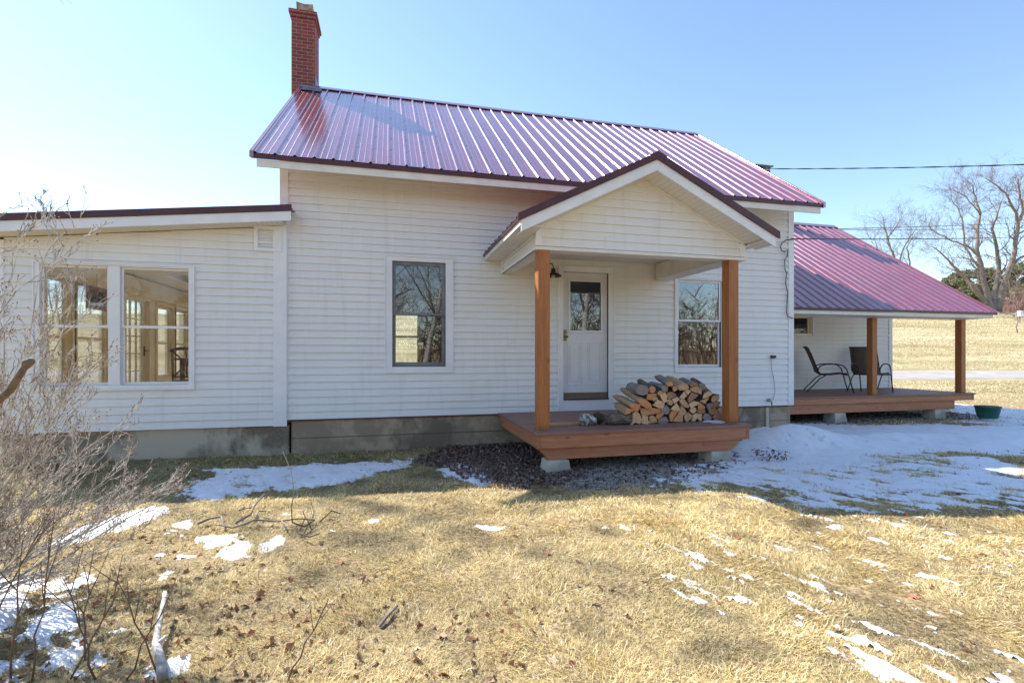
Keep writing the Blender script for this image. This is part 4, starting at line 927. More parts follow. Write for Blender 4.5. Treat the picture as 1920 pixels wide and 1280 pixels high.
def log(poly, tone, side='b', L=.40, dy=0., back=None, scale=1.05, seed=0, jit=.0):
    r = random.Random(seed); y0 = pile_y(sum(p[0] for p in poly)/len(poly))+dy
    # subdivide the outline for a rough edge
    P = []
    for (a, b), (c, d) in zip(poly, poly[1:]+poly[:1]): P += [(a, b), ((a*2+c)/3, (b*2+d)/3), ((a+c*2)/3, (b+d*2)/3)]
    pts = [atY(u, v, y0) for u, v in P]; n = len(pts); c = sum(pts, Vector())/n
    if back is None: off = Vector((r.uniform(-.02, .02), L, r.uniform(-.008, .012)))
    else:
        cb = atY(back[0], back[1], y0+L); off = cb-c
    rings = []
    for t, s in ((0, .97*scale), (.02, scale*1.02), (.35, scale*1.05), (.7, scale*1.03), (1, scale*.97)):
        q = []
        for i, p in enumerate(pts):
            k = s*(1+r.uniform(-.035, .035)*(1 if t > 0 else .4)); q.append(c+(p-c)*k+off*t+(Vector((0, r.uniform(-.006, .006), 0)) if t == 0 else Vector()))
        rings.append(q)
    mb = MB(); vs = [p for q in rings for p in q]; b = len(vs); vs += [c+Vector((0, r.uniform(-.01, .004), 0)), c+off]
    m = len(rings)
    mb.add(vs, []); mb.f += [(b, (i+1) % n, i) for i in range(n)]; mb.m += [0]*n
    for k in range(m-1): mb.f += [(k*n+i, k*n+(i+1) % n, (k+1)*n+(i+1) % n, (k+1)*n+i) for i in range(n)]; mb.m += [1 if k else (0 if i % 3 else 1) for i in range(n)]
    mb.f += [(b+1, (m-1)*n+i, (m-1)*n+(i+1) % n) for i in range(n)]; mb.m += [0]*n
    return mb.build('split_log', [ENDS[tone], SIDE[side]])
A_ = lambda L: [(1140+x/11.63, 690+y/11.63) for x, y in L]; B_ = lambda L: [(1240+x/10.67, 690+y/10.67) for x, y in L]
a_ = lambda x, y: (1140+x/11.63, 690+y/11.63); b_ = lambda x, y: (1240+x/10.67, 690+y/10.67)
ROWS = {
'bottom': [(A_([(545,960),(640,950),(700,1020),(735,1130),(690,1225),(600,1180),(510,1242),(490,1190),(540,1140)]), 'pale', 'b', {}),
 (A_([(755,1055),(872,1048),(875,1130),(915,1190),(880,1218),(735,1205)]), 'pale', 's', {}), (A_([(905,1050),(990,1033),(1068,1120),(1060,1182),(920,1195)]), 'tan', 'b', {}),
 (A_([(1085,1150),(1180,1068),(1270,1062),(1325,1160),(1290,1205),(1130,1210)]), 'grey', 'g', {}), (B_([(170,920),(230,850),(335,855),(215,1065),(165,1055)]), 'orange', 'b', {}),
 (B_([(228,1065),(330,930),(432,955),(428,1072)]), 'tan', 's', {}), (B_([(460,960),(500,905),(545,888),(605,935),(602,1010),(512,1075),(470,1030)]), 'tan', 'b', {}),
 (B_([(608,1058),(635,940),(720,900),(812,925),(808,1055),(760,1055),(742,985),(690,995),(680,1060)]), 'pale', 'g', {}), (B_([(820,985),(880,898),(950,915),(1025,990),(962,1045),(865,1038)]), 'grey', 'b', {}),
 (B_([(1025,970),(1115,898),(1200,945),(1213,1030),(1090,1052)]), 'brown', 'b', {})],
'second': [(A_([(385,900),(440,878),(557,920),(480,975),(390,1002)]), 'orange', 's', dict(back=a_(205,790), dy=-.04, scale=1.15)), (A_([(703,868),(912,878),(932,1012),(738,1052)]), 'tan', 'b', {}),
 (A_([(928,868),(1142,888),(1138,972),(932,1018)]), 'orange', 's', {}), (A_([(1040,1062),(1088,998),(1180,972),(1228,1010),(1092,1112)]), 'orange', 'b', {}),
 (A_([(1155,905),(1282,808),(1362,920),(1290,1012),(1170,978)]), 'grey', 'g', {}), (B_([(335,922),(415,752),(515,880),(442,945)]), 'tan', 's', {}), (B_([(565,850),(622,780),(705,798),(692,862),(632,910)]), 'pale', 'b', {}),
 (B_([(690,850),(790,835),(865,825),(888,870),(830,910),(760,895)]), 'brown', 'g', {}), (B_([(945,862),(1048,788),(1133,828),(1135,902),(1002,935)]), 'brown', 'b', {}), (B_([(1135,800),(1213,768),(1222,885),(1160,888)]), 'tan', 'b', {})],
'third': [(A_([(465,800),(560,775),(698,800),(692,880),(632,955),(540,890)]), 'orange', 's', dict(back=a_(225,650), dy=-.05, scale=1.08, L=.46)), (A_([(975,805),(1088,685),(1172,728),(1238,770),(1198,885),(1080,855)]), 'pale', 'b', {}),
 (B_([(182,822),(312,695),(378,830),(362,865)]), 'pale', 'b', {}), (B_([(365,632),(462,615),(565,762),(540,795),(478,782),(388,705)]), 'tan', 'g', {}), (B_([(555,712),(662,655),(755,680),(742,735),(580,795)]), 'pale', 'b', {}),
 (B_([(735,780),(768,675),(875,770),(862,815),(742,838)]), 'orange', 'b', {}), (B_([(905,730),(1032,698),(1042,772),(955,838)]), 'grey', 'g', {}), (B_([(1038,705),(1130,655),(1195,680),(1152,765),(1060,795)]), 'brown', 'b', {})],
'fourth': [(A_([(655,700),(730,675),(835,690),(940,780),(970,888),(850,885),(720,805)]), 'orange', 's', dict(back=a_(395,505), dy=-.06, scale=1.0, L=.5)), (A_([(870,560),(1060,555),(1058,622),(950,692),(848,685)]), 'orange', 'b', {}),
 (A_([(978,665),(1040,622),(1098,652),(1040,712),(985,718)]), 'tan', 'b', {}), (A_([(1135,570),(1250,518),(1292,620),(1295,728),(1205,745)]), 'pale', 's', {}), (B_([(125,640),(190,622),(235,680),(205,745),(130,720)]), 'tan', 'b', {}),
 (B_([(222,620),(320,572),(365,622),(260,710)]), 'pale', 's', {}), (B_([(535,605),(618,488),(742,538),(605,665),(548,695)]), 'brown', 'b', {}), (B_([(775,655),(960,590),(925,655),(872,715)]), 'tan', 'b', {}), (B_([(1000,645),(1038,558),(1162,528),(1155,622),(1050,690)]), 'tan', 'b', {})],
'fifth': [(A_([(610,490),(650,405),(740,372),(850,400),(895,480),(860,560),(760,592),(650,560)]), 'grey', 'g', dict(back=a_(520,410), dy=-.02, L=.34)), (A_([(905,430),(960,395),(1030,420),(1040,490),(990,548),(920,530)]), 'orange', 'b', dict(back=a_(700,300), dy=-.03, L=.36)),
 (A_([(1160,420),(1230,372),(1298,380),(1298,512),(1200,505)]), 'grey', 'g', dict(back=a_(930,350), dy=-.02)), (A_([(1075,545),(1130,490),(1190,500),(1180,560),(1100,590)]), 'tan', 'b', {}), (B_([(120,500),(200,470),(300,520),(290,565),(140,625)]), 'brown', 'b', {}),
 (B_([(362,592),(460,465),(515,560),(440,615)]), 'pale', 'b', {}), (B_([(465,440),(540,422),(598,472),(520,535)]), 'pale', 's', {}), (B_([(585,400),(690,368),(755,380),(740,445),(700,495),(588,442)]), 'tan', 'b', {}),
 (B_([(738,440),(778,385),(815,430),(805,520),(720,492)]), 'tan', 's', {}), (B_([(820,610),(858,510),(950,462),(1025,512),(925,590)]), 'pale', 'g', dict(back=b_(850,440)))],
'top': [(B_([(92,300),(200,272),(228,342),(130,360)]), 'orange', 'g', dict(back=a_(1090,195), dy=-.04, scale=1.25, L=.42)), (B_([(222,375),(330,355),(350,410),(248,475)]), 'tan', 'g', dict(back=b_(120,380))),
 (B_([(335,375),(415,315),(525,328),(555,405),(450,440),(370,445)]), 'tan', 's', dict(back=b_(140,215), dy=-.03, L=.45)), (B_([(560,330),(650,290),(740,320),(745,365),(600,380)]), 'brown', 'g', dict(back=b_(430,225), dy=.02, L=.35)), (B_([(755,330),(810,300),(872,330),(885,410),(830,425),(770,390)]), 'grey', 'b', dict(back=b_(640,245), dy=.03, L=.3))],
}
ORD = ['leftmost', 'second', 'third', 'fourth', 'fifth', 'sixth', 'seventh', 'eighth', 'ninth', 'tenth']
TW = {'pale': 'pale cream', 'tan': 'tan', 'orange': 'orange toned', 'grey': 'weathered grey', 'brown': 'dark brown'}
sd = 0
for row, L_ in ROWS.items():
    L_ = sorted(L_, key=lambda q: sum(p[0] for p in q[0])/len(q[0]))
    for k, (poly, tone, side, kw) in enumerate(L_):
        sd += 1; o = log(poly, tone, side, seed=sd, **kw)
        pos = ORD[k] if k == 0 else ('rightmost' if k == len(L_)-1 else ORD[k]+' from the left')
        tag(o, f'{TW[tone]} split log, {pos} in the {row} row of the porch firewood', 'firewood', 'firewood stacked on the front porch')
# a second rank close behind closes the gaps of the stack
r_ = random.Random(5); k = 0
for row, (v0, us) in {'bottom': (786, (1212, 1232, 1252, 1272, 1292, 1312, 1332)), 'middle': (769, (1222, 1243, 1264, 1285, 1306, 1327)), 'upper': (751, (1232, 1254, 1276, 1298, 1318)), 'highest': (732, (1246, 1268, 1288, 1304))}.items():
    for j, u in enumerate(us):
        k += 1; P = [(u+12.5*math.cos(t)*r_.uniform(.85, 1.1), v0+10*math.sin(t)*r_.uniform(.85, 1.1)) for t in [i*6.283/7 for i in range(7)]]
        o = log(P, 'brown', 'b', seed=100+k, dy=.20, L=.42, scale=1.0)
        tag(o, f'shaded split log, {ORD[j] if j == 0 else ORD[j]+" from the left"} in the {row} row of the hidden rear rank', 'firewood', 'firewood stacked behind the front rank')
# bark log, root and lichen chunk at the left end, plank, deck snow
def lump(name, pts, rad, mat, n=10, jit=.2, seed=1):
    r = random.Random(seed); mb = MB(); P = []; Rr = []
    for i in range(len(pts)-1):
        for t in (0, .33, .66): 
            p = Vector(pts[i]).lerp(Vector(pts[i+1]), t); P.append(p+Vector((r.uniform(-1,1), r.uniform(-1,1), r.uniform(-1,1)))*rad[i]*jit*.4); Rr.append((rad[i]*(1-t)+rad[i+1]*t)*(1+r.uniform(-jit, jit)))
    P.append(Vector(pts[-1])); Rr.append(rad[-1])
    mb.tube(P, Rr, n); vs = []
    for i, v in enumerate(mb.v):
        v = Vector(v); c = P[min(i//n, len(P)-1)]; vs.append(tuple(c+(v-c)*(1+r.uniform(-jit, jit)*.8)))
    mb.v = vs; return mb.build(name, mat)
zd = ZD
p1 = atZ(1186, 796, zd); p2 = atZ(1150, 797, zd)
tag(lump('bark_log', [(p1.x, p1.y+.05, zd+.075), (p2.x, p2.y+.06, zd+.07), (p2.x-.12, p2.y+.12, zd+.06)], [.078, .072, .05], bark('rough_grey_bark', (.20,.155,.125), (.09,.07,.055), 30, (.4,1,1)), 11, .14, 4), 'rough barked log lying sideways at the left foot of the firewood stack', 'firewood')
p3 = atZ(1135, 797, zd)
rt = lump('tree_root', [(p3.x+.12, p3.y+.1, zd+.05), (p3.x+.02, p3.y+.08, zd+.06), (p3.x-.08, p3.y+.1, zd+.09), (p3.x-.12, p3.y+.06, zd+.12)], [.06, .055, .05, .02], M_barkd, 8, .38, 9)
tag(rt, 'gnarled dark root lying between the lichen chunk and the firewood', 'root')
p4 = atZ(1103, 798, zd)
li = lump('lichen_chunk', [(p4.x-.09, p4.y+.07, zd+.075), (p4.x-.02, p4.y+.06, zd+.075), (p4.x+.07, p4.y+.05, zd+.06), (p4.x+.13, p4.y+.05, zd+.05)], [.045, .075, .06, .03], plain('white_lichen', (.60,.60,.58), (.13,.12,.11), 16, .9, .8, 40), 10, .3, 6)
tag(li, 'white lichen covered wood chunk on the deck between post and root', 'wood chunk')
p5 = atZ(1032, 799, zd); p6 = atZ(1098, 796, zd)
mb = MB(); d = (p6-p5).normalized(); nn = Vector((-d.y, d.x, 0)); a, b = p5-d*.15, p6+d*.05
vs = [a, b, b+nn*.11, a+nn*.11]; mb.add([v+Vector((0,0,.001)) for v in vs]+[v+Vector((0,0,.028)) for v in vs], [(0,3,2,1),(4,5,6,7),(0,1,5,4),(1,2,6,5),(2,3,7,6),(3,0,4,7)])
tag(mb.build('loose_board', wood('raw_pale_board', (.55,.38,.20), (.48,.31,.15), (.34,.2,.1), 'x', .7), bevel=.002), 'raw pale board lying on the porch deck beside the left post', 'board')
mb = MB(); c = atZ(1349, 792, zd); n = 14
vs = [(c.x, c.y+.1, zd+.02)]+[(c.x+(.13+.03*math.sin(3*i))*math.cos(i*6.283/n)*1.3, c.y+.08+(.13+.03*math.cos(5*i))*math.sin(i*6.283/n), zd+.003) for i in range(n)]
mb.add(vs, [(0, i+1, (i+1) % n+1) for i in range(n)]); tag(mb.build('deck_snow', M_snow, smooth=True), 'thin remnant of snow on the deck boards by the right post', 'snow', kind='stuff')

# ================================================================== SMALL FITTINGS
lc = atY(1037.5, 514, 7.02); lamp = thing('wall_lamp', (lc.x, YF-.02, lc.z), 'black gooseneck barn lamp on the wall left of the front door', 'lamp')
mb = MB(); mb.lathe([(.012, .085), (.034, .08), (.036, .03), (.05, .02), (.115, -.012), (.128, -.03), (.128, -.034), (.11, -.018), (.03, .01)], lc, 28); mb.build('lamp_shade', M_black, lamp, smooth=True)
mb = MB(); mb.tube([(lc.x, lc.y, lc.z+.08), (lc.x, lc.y+.005, lc.z+.12), (lc.x-.01, lc.y+.03, lc.z+.16), (lc.x-.02, lc.y+.08, lc.z+.175), (lc.x-.03, lc.y+.13, lc.z+.15), (lc.x-.035, lc.y+.16, lc.z+.09), (lc.x-.036, YF-.02, lc.z+.03)], .0085, 8); mb.build('arm', M_black, lamp, smooth=True)
mb = MB(); mb.lathe([(0, 0), (.055, .0), (.055, .02), (0, .03)], (0, 0, 0), 20); mb.v = [(lc.x-.036+x, YF-.016-z, lc.z+y) for x, y, z in mb.v]; mb.build('wall_plate', M_black, lamp)
mb = MB(); mb.lathe([(0, -.06), (.02, -.055), (.03, -.035), (.022, -.01), (.014, .01)], lc, 14); mb.build('bulb', plain('bulb_glass', (.6,.58,.52), (.5,.48,.44), 3, .2, 0), lamp, smooth=True)
oc = atY(1446.5, 668.5, YF); mb = MB(); mb.box(oc.x-.038, oc.x+.038, YF-.07, YF-.012, oc.z-.022, oc.z+.022); mb.box(oc.x-.028, oc.x+.028, YF-.062, YF-.05, oc.z-.03, oc.z-.023)
sn = thing('wall_outlet', (oc.x, YF-.02, oc.z-.02), 'small black outlet box with a thin cord on the wall right of the porch', 'outlet')
mb.build('outlet_box', M_black, sn, bevel=.006)
P = [(1446,671),(1446,680),(1447,692),(1450,706),(1452.5,722),(1453,735),(1450.5,746),(1447.5,751)]
mb = MB(); mb.tube([atY(u, v, YF-.035) for u, v in P], .0035, 6); mb.build('cord', M_cable, sn, smooth=True)
fc = atY(1438.5, 751, YF); fa = thing('outdoor_faucet', (fc.x, YF-.02, fc.z-.06), 'small dark garden faucet low on the wall above the foundation', 'faucet')
mb = MB(); mb.tube([(fc.x, YF, fc.z), (fc.x, YF-.08, fc.z), (fc.x+.004, YF-.10, fc.z-.02), (fc.x+.004, YF-.105, fc.z-.07)], [.013, .013, .014, .011], 8); mb.build('spout', M_lead, fa, smooth=True)
mb = MB(); mb.tube([(fc.x, YF-.05, fc.z), (fc.x, YF-.05, fc.z+.03)], .006, 6); mb.lathe([(0, .03), (.026, .032), (.026, .04), (0, .042)], (fc.x, YF-.05, fc.z), 10); mb.build('handle', M_black, fa)
mb = MB(); mb.box(fc.x-.03, fc.x+.03, YF-.012, YF+.011, -1.45, ZS-.03); tag(mb.build('pipe_cover', M_pier, bevel=.004), 'narrow pale cement strip running down the foundation below the faucet', 'pipe cover')
# service cable on the corner
P = [(1490,448),(1481,449.5),(1474,450),(1466,456),(1463,463),(1466,470),(1472,472),(1477,468),(1476,480),(1471.5,487),(1472,505),(1475,512),(1473,530),(1476.5,548),(1476,560),(1475,588),(1477,593),(1487,597)]
mb = MB(); mb.tube([atY(u, v, YF-.045) for u, v in P], .0075, 6); tag(mb.build('service_cable', M_cable, smooth=True), 'black service cable looping down the right corner of the house', 'cable')
# overhead lines
def wire(name, a, b, sag, r, label, strands=1, tw=.35):
    mb = MB(); n = 60; L = (b-a).length
    for s in range(strands):
        pts = []
        for i in range(n*(4 if strands > 1 else 1)+1):
            t = i/(n*(4 if strands > 1 else 1)); p = a.lerp(b, t)+Vector((0, 0, -4*sag*t*(1-t)))
            if strands > 1: an = t*L/tw*6.283+s*6.283/strands; p = p+Vector((0, math.cos(an)*r*.9, math.sin(an)*r*.9))
            pts.append(p)
        mb.tube(pts, r, 5)
    return tag(mb.build(name, M_cable, smooth=True), label, 'power line', 'overhead power lines')
wire('power_line', atT(1405, 316.5, 14.5), atT(2080, 303, 10.5), .05, .0085, 'thick twisted overhead cable crossing the open sky above the side porch roof', 2, 1.1)
wire('power_line', atY(1485, 448, YF-.04), atT(2150, 424, 34), .25, .011, 'lower overhead wire running from the house corner past the bare trees')
wire('power_line', atT(1548, 429.5, 16), atT(2150, 401, 48), .2, .012, 'upper overhead wire crossing the crown of the big bare tree')
wire('power_line', atT(1550, 430.5, 16.1), atT(2150, 407, 48), .35, .010, 'thin middle overhead wire just below the upper wire')
# green tub
pc = atG(1852, 789); pc.z += .06; tub = thing('plant_tub', (pc.x, pc.y, pc.z), 'dark green round planter tub of soil standing in the snow', 'planter')
mb = MB(); hz = .25; mb.lathe([(0, 0), (.155, 0), (.165, .02), (.205, hz-.03), (.215, hz-.03), (.218, hz), (.204, hz), (.19, hz-.04)], (pc.x, pc.y, pc.z+.0), 32); mb.build('tub', plain('green_plastic', (.01,.12,.085), (.015,.10,.07), 5, .4, .05), tub, smooth=True)
mb = MB(); mb.lathe([(.199, hz-.03), (.12, hz-.012), (0, hz-.006)], (pc.x, pc.y, pc.z), 32); mb.build('soil', plain('dry_soil', (.26,.17,.10), (.14,.09,.06), 30, .95, .8, 60), tub)
# mossy stone by the porch corner
sc_ = atG(1388, 842); mb = MB(); r_ = random.Random(12); n = 14; prof = [(0, -.05), (.13, -.02), (.16, .07), (.14, .15), (.07, .19), (0, .20)]
mb.lathe(prof, (sc_.x, sc_.y+.16, sc_.z), n); mb.v = [(x+r_.uniform(-.018, .018), y+r_.uniform(-.02, .02), z+r_.uniform(-.015, .015)) for x, y, z in mb.v]
tag(mb.build('mossy_stone', plain('mossy_rock', (.10,.10,.07), (.045,.055,.03), 9, .9, .8, 30), smooth=True), 'dark mossy stone beside the right front corner of the porch deck', 'stone')
# patio chairs
M_sling = plain('brown_sling_fabric', (.13,.105,.09), (.10,.08,.07), 60, .8, .2, 200); M_frame = plain('dark_chair_frame', (.035,.03,.028), (.02,.018,.017), 8, .35, .03)
def patio_chair(loc, rot, label):
    t = thing('patio_chair', (0, 0, 0), label, 'chair', 'patio chairs on the side porch')
    W = .27
    prof = [(.50, .40), (.44, .425), (.2, .39), (.02, .385), (-.04, .43), (-.12, .64), (-.20, .86), (-.255, .98), (-.30, 1.015)]
    mb = MB(); m = len(prof); vs = [(x, s*(W-.015), z-(.012 if s == 0 and i < 4 else 0)) for i, (x, z) in enumerate(prof) for s in (-1, 0, 1)]
    mb.add(vs, [(3*i+k, 3*i+k+1, 3*i+4+k, 3*i+3+k) for i in range(m-1) for k in range(2)]); sl = mb.build('sling', M_sling, t, smooth=True)
    s_ = sl.modifiers.new('s', 'SOLIDIFY'); s_.thickness = .006
    for s in (-1, 1):
        MB().tube([(x, s*W, z) for x, z in prof], .012, 8).build('side_rail', M_frame, t, smooth=True)
        MB().tube([(.60, s*(W+.03), .0), (.52, s*(W+.03), .33), (.47, s*(W+.035), .52), (.40, s*(W+.04), .595), (.28, s*(W+.04), .625), (.08, s*(W+.04), .62), (-.02, s*(W+.035), .585), (-.07, s*(W+.015), .50), (-.055, s*(W+.01), .43)], .013, 8).build('arm', M_frame, t, smooth=True)
        MB().tube([(.10, s*(W+.012), .385), (-.03, s*(W+.02), .30), (-.28, s*(W+.03), .0)], .012, 8).build('leg', M_frame, t, smooth=True)
    MB().tube([(.08, -W-.01, .37), (.08, W+.01, .37)], .01, 8).tube([(.48, -W-.03, .38), (.48, W+.03, .38)], .01, 8).tube([(-.30, -W, 1.015), (-.30, W, 1.015)], .011, 8).build('crossbars', M_frame, t, smooth=True)
    t.location = loc; t.rotation_euler = (0, 0, rot); return t
patio_chair((9.52, 9.25, ZD2), R(-38), 'brown sling patio chair seen side on, nearest the house corner')
patio_chair((10.88, 9.25, ZD2), R(-122), 'brown sling patio chair facing out, partly behind the nearer side porch post')
# sunroom furniture
tb = thing('dining_table', (-2.9, 10.05, -.89), 'dark wooden table inside the sunroom', 'table')
tp = atY(330, 667, 10.3)
mb = MB(); tx0, tx1, ty0, ty1, tz = -3.60, -2.2, 9.6, 10.5, -.055
mb.box(tx0, tx1, ty0, ty1, tz-.035, tz); mb.build('tabletop', M_brown, tb, bevel=.004)
for x in (tx0+.12, tx1-.12):
    for y in (ty0+.08, ty1-.08): MB().box(x-.03, x+.03, y-.03, y+.03, -.889, tz-.036).build('leg', M_brown, tb)
MB().box(tx0+.15, tx1-.15, ty0+.06, ty1-.06, tz-.13, tz-.037).build('apron', M_brown, tb)
dc = thing('dining_chair', (-3.22, 9.35, -.89), 'dark cross backed chair at the table inside the sunroom', 'chair')
cx, cy = -3.22, 9.33
MB().box(cx-.22, cx+.22, cy-.2, cy+.22, -.46, -.42).build('seat', M_brown, dc, bevel=.004)
for dx, dy, h in ((-.2, -.18, .09), (.2, -.18, .09), (-.2, .19, -.461), (.2, .19, -.461)): MB().tube([(cx+dx, cy+dy, -.889), (cx+dx, cy+dy-(.05 if h > 0 else 0), h)], .018, 6).build('leg', M_brown, dc)
mb = MB(); mb.tube([(cx-.23, cy-.22, .07), (cx-.1, cy-.25, .10), (cx+.1, cy-.25, .10), (cx+.23, cy-.22, .07)], .026, 8); mb.tube([(cx-.2, cy-.2, -.36), (cx+.2, cy-.22, .06)], .012, 6); mb.tube([(cx+.2, cy-.2, -.36), (cx-.2, cy-.22, .06)], .012, 6); mb.tube([(cx, cy-.2, -.36), (cx, cy-.23, .09)], .012, 6); mb.tube([(cx-.2, cy-.2, -.36), (cx+.2, cy-.2, -.36)], .012, 6)
mb.build('backrest', M_brown, dc, smooth=True)
# stained glass panel hanging in the sunroom
hp = [atX(163, 534, SX0+.3), atX(199, 580, SX0+.3)]; y0, y1, z1, z0 = hp[0].y, hp[1].y, hp[0].z, hp[1].z-.03
pn = thing('hanging_panel', (SX0+.3, (y0+y1)/2, z0), 'brown framed leaded glass panel hanging in the sunroom window', 'glass panel')
fh = lambda a, o, z: (SX0+.3+o, a, z)
mb = MB(); ring(mb, (y0, y1, z0, z1), .055, fh, -.012, .012); mb.build('frame', plain('red_brown_frame', (.24,.09,.05), (.17,.06,.035), 9, .5), pn)
mb = MB(); slab(mb, y0+.05, y1-.05, z0+.05, z1-.05, fh, -.002, .002); mb.build('glass', M_glass, pn)
mb = MB(); ym, zm = (y0+y1)/2, (z0+z1)/2
for a, b in (((y0+.05, zm), (y1-.05, zm)), ((ym, z0+.05), (ym, z1-.05))): mb.tube([fh(a[0], 0, a[1]), fh(b[0], 0, b[1])], .004, 5)
mb.tube([fh(ym+.045*math.cos(t), 0, zm+.045*math.sin(t)) for t in [k*6.283/12 for k in range(13)]], .004, 5); mb.build('leading', M_barkd, pn)
MB().tube([fh(ym, 0, z1), fh(ym, 0, z1+.2)], .002, 4).build('cord', M_barkd, pn)

# ================================================================== BARE TREES AND SHRUB
def perp(d, r):
    a = Vector((r.uniform(-1, 1), r.uniform(-1, 1), r.uniform(-1, 1))); a = a-d*a.dot(d); return a.normalized() if a.length > 1e-3 else d.orthogonal().normalized()
def grow(mbs, p, d, L, r0, lvl, r, o):
    """mbs: list of mesh builders by level; o: dict of parameters"""
    n = o['seg'][lvl]; step = L/n; pts = [p]; rad = [r0]; dd = d.copy()
    kids = []
    for i in range(n):
        dd = (dd+perp(dd, r)*o['bend'][lvl]+Vector(o.get('trop', (0, 0, 1)))*o['up'][lvl]).normalized()
        p = p+dd*step; pts.append(p); rr = r0*(1-(1-o['tip'][lvl])*(i+1)/n); rad.append(rr)
        if lvl < o['max'] and (i+1)/n > o['bare'][lvl]:
            nk = o['kids'][lvl]; nk = int(nk)+(1 if r.random() < nk-int(nk) else 0)
            for _ in range(nk): kids.append((p, dd.copy(), rr, (i+1)/n))
    mbs[min(lvl, len(mbs)-1)].tube(pts, rad, o['sides'][lvl], cap=False)
    if o.get('bud') and lvl >= o['max']-1:
        mb = o['bud'][0]; s = o['bud'][1]*r.uniform(.7, 1.4); e = pts[-1]; mb.tube([e-dd*s*.3, e+dd*s*.5, e+dd*s*1.6], [s*.45, s*.62, s*.1], 5)
    for (q, qd, qr, t) in kids:
        an = o['ang'][lvl]*r.uniform(.6, 1.3); nd = (qd*math.cos(an)+perp(qd, r)*math.sin(an)).normalized()
        if o.get('flat'): nd = (nd+Vector(o['flat'])*.3).normalized()
        grow(mbs, q, nd, L*o['len'][lvl]*r.uniform(.6, 1.15)*(1.15-.5*t), max(qr*o['thin'][lvl], o['rmin']), lvl+1, r, o)
# --- big bare tree on the hill and its neighbour
def hill_tree(name, T, base, limbs, label, seed, tk=1., dens=1.):
    r = random.Random(seed); b = atT(*base, T); b.z = gz(b.x, b.y)-.1
    t = thing(name, b, label, 'tree', 'bare trees on the hill'); tr, tw, fn = MB(), MB(), MB()
    o = dict(seg=[7, 6, 5, 4], bend=[.28, .30, .34, .4], up=[.05, .06, .05, .03], tip=[.3, .3, .35, .5], bare=[.1, .1, .1, 1], kids=[1.9*dens, 1.7*dens, 1.3*dens, 0], sides=[5, 4, 3, 3], ang=[.75, .75, .8, .8], len=[.62, .62, .6, .6], thin=[.55, .6, .65, .7], rmin=.009, max=3)
    for L_ in limbs:
        pts = [atT(u, v, T+dt) for u, v, w_, dt in L_]; rad = [w_*T/F/2*tk*.5 for u, v, w_, dt in L_]
        # smooth with extra wobble
        PP_, RR_ = [], []
        for i in range(len(pts)-1):
            for q in (0, .34, .67): PP_.append(pts[i].lerp(pts[i+1], q)+Vector((r.uniform(-1, 1), r.uniform(-1, 1), r.uniform(-1, 1)))*.09*(0 if q == 0 else 1)); RR_.append(rad[i]*(1-q)+rad[i+1]*q)
        PP_.append(pts[-1]); RR_.append(rad[-1]); tr.tube(PP_, RR_, 8)
        tot = len(PP_)
        for i in range(int(tot*.25), tot):
            for _ in range(1 if i < tot*.7 else 2):
                dd = (PP_[min(i+1, tot-1)]-PP_[i-1]).normalized(); an = r.uniform(.5, 1.2); nd = (dd*math.cos(an)+perp(dd, r)*math.sin(an)+Vector((0, 0, .1))).normalized()
                grow([tw, tw, fn, fn], PP_[i], nd, r.uniform(1.6, 3.2)*T/60, max(RR_[i]*.34, .022), 1, r, o)
    tr.build('trunk', M_bark, t, smooth=True); tw.add(fn.v, fn.f); tw.build('crown', M_bark, t)
    return t
OAK = [[(1858,584,34,0),(1852,560,20,0),(1843,520,17,0),(1834,480,14,0),(1832,440,12,0),(1838,400,8,.5),(1830,370,5,1),(1822,345,3,1)],
 [(1862,584,30,0),(1868,540,18,.3),(1873,500,14,.6),(1868,460,11,1),(1860,430,9,1.2),(1870,400,6,1.5),(1880,372,3,2)],
 [(1868,584,32,0),(1878,548,22,-.3),(1890,510,17,-.6),(1903,470,14,-1),(1908,430,12,-1.2),(1906,400,9,-1.5),(1890,370,6,-2),(1872,350,4,-2),(1850,335,2,-2)],
 [(1908,420,9,-1.2),(1918,395,7,-1.4),(1912,360,6,-1.6),(1910,335,3,-1.8)], [(1888,515,9,-.6),(1905,490,7,-1),(1925,475,5,-1.5),(1950,462,3,-2)],
 [(1855,572,16,0),(1838,556,12,-.5),(1818,530,10,-1.2),(1795,505,8,-2),(1770,480,5,-2.5),(1748,462,3,-3)], [(1843,510,10,0),(1822,485,8,1),(1808,455,7,2),(1805,420,6,2.5),(1798,395,4,3),(1785,375,2,3)],
 [(1836,480,8,0),(1815,462,6,-1),(1785,452,5,-2),(1762,440,4,-3),(1742,425,2,-3)], [(1838,405,6,.5),(1825,385,4,0),(1805,365,3,-1),(1788,355,2,-1)], [(1850,565,10,0),(1830,535,7,1),(1800,515,5,2),(1775,500,3,2.5)],
 [(1905,440,7,-1),(1930,430,5,-1),(1955,405,4,-1),(1970,370,2,-1)]]
hill_tree('bare_tree', 62, (1862,584), OAK, 'huge spreading bare tree with several trunks on the hill crest at right', 21, 1., .85)
OAK2 = [[(1682,584,14,0),(1682,540,11,0),(1683,500,9,0),(1672,470,7,0),(1664,445,5,.5),(1658,420,3,1)], [(1683,500,7,0),(1692,470,5,1),(1705,445,4,1),(1718,430,2,1)], [(1664,445,4,0),(1680,425,3,1),(1690,408,2,1)], [(1712,584,9,0),(1708,520,7,0),(1706,490,5,0),(1700,465,4,0),(1715,440,2,0)], [(1682,520,5,0),(1660,490,4,0),(1645,465,3,0),(1640,445,2,0)]]
hill_tree('bare_tree', 66, (1690,584), OAK2, 'smaller pale bare tree rising behind the side porch roof', 22, 1., .8)
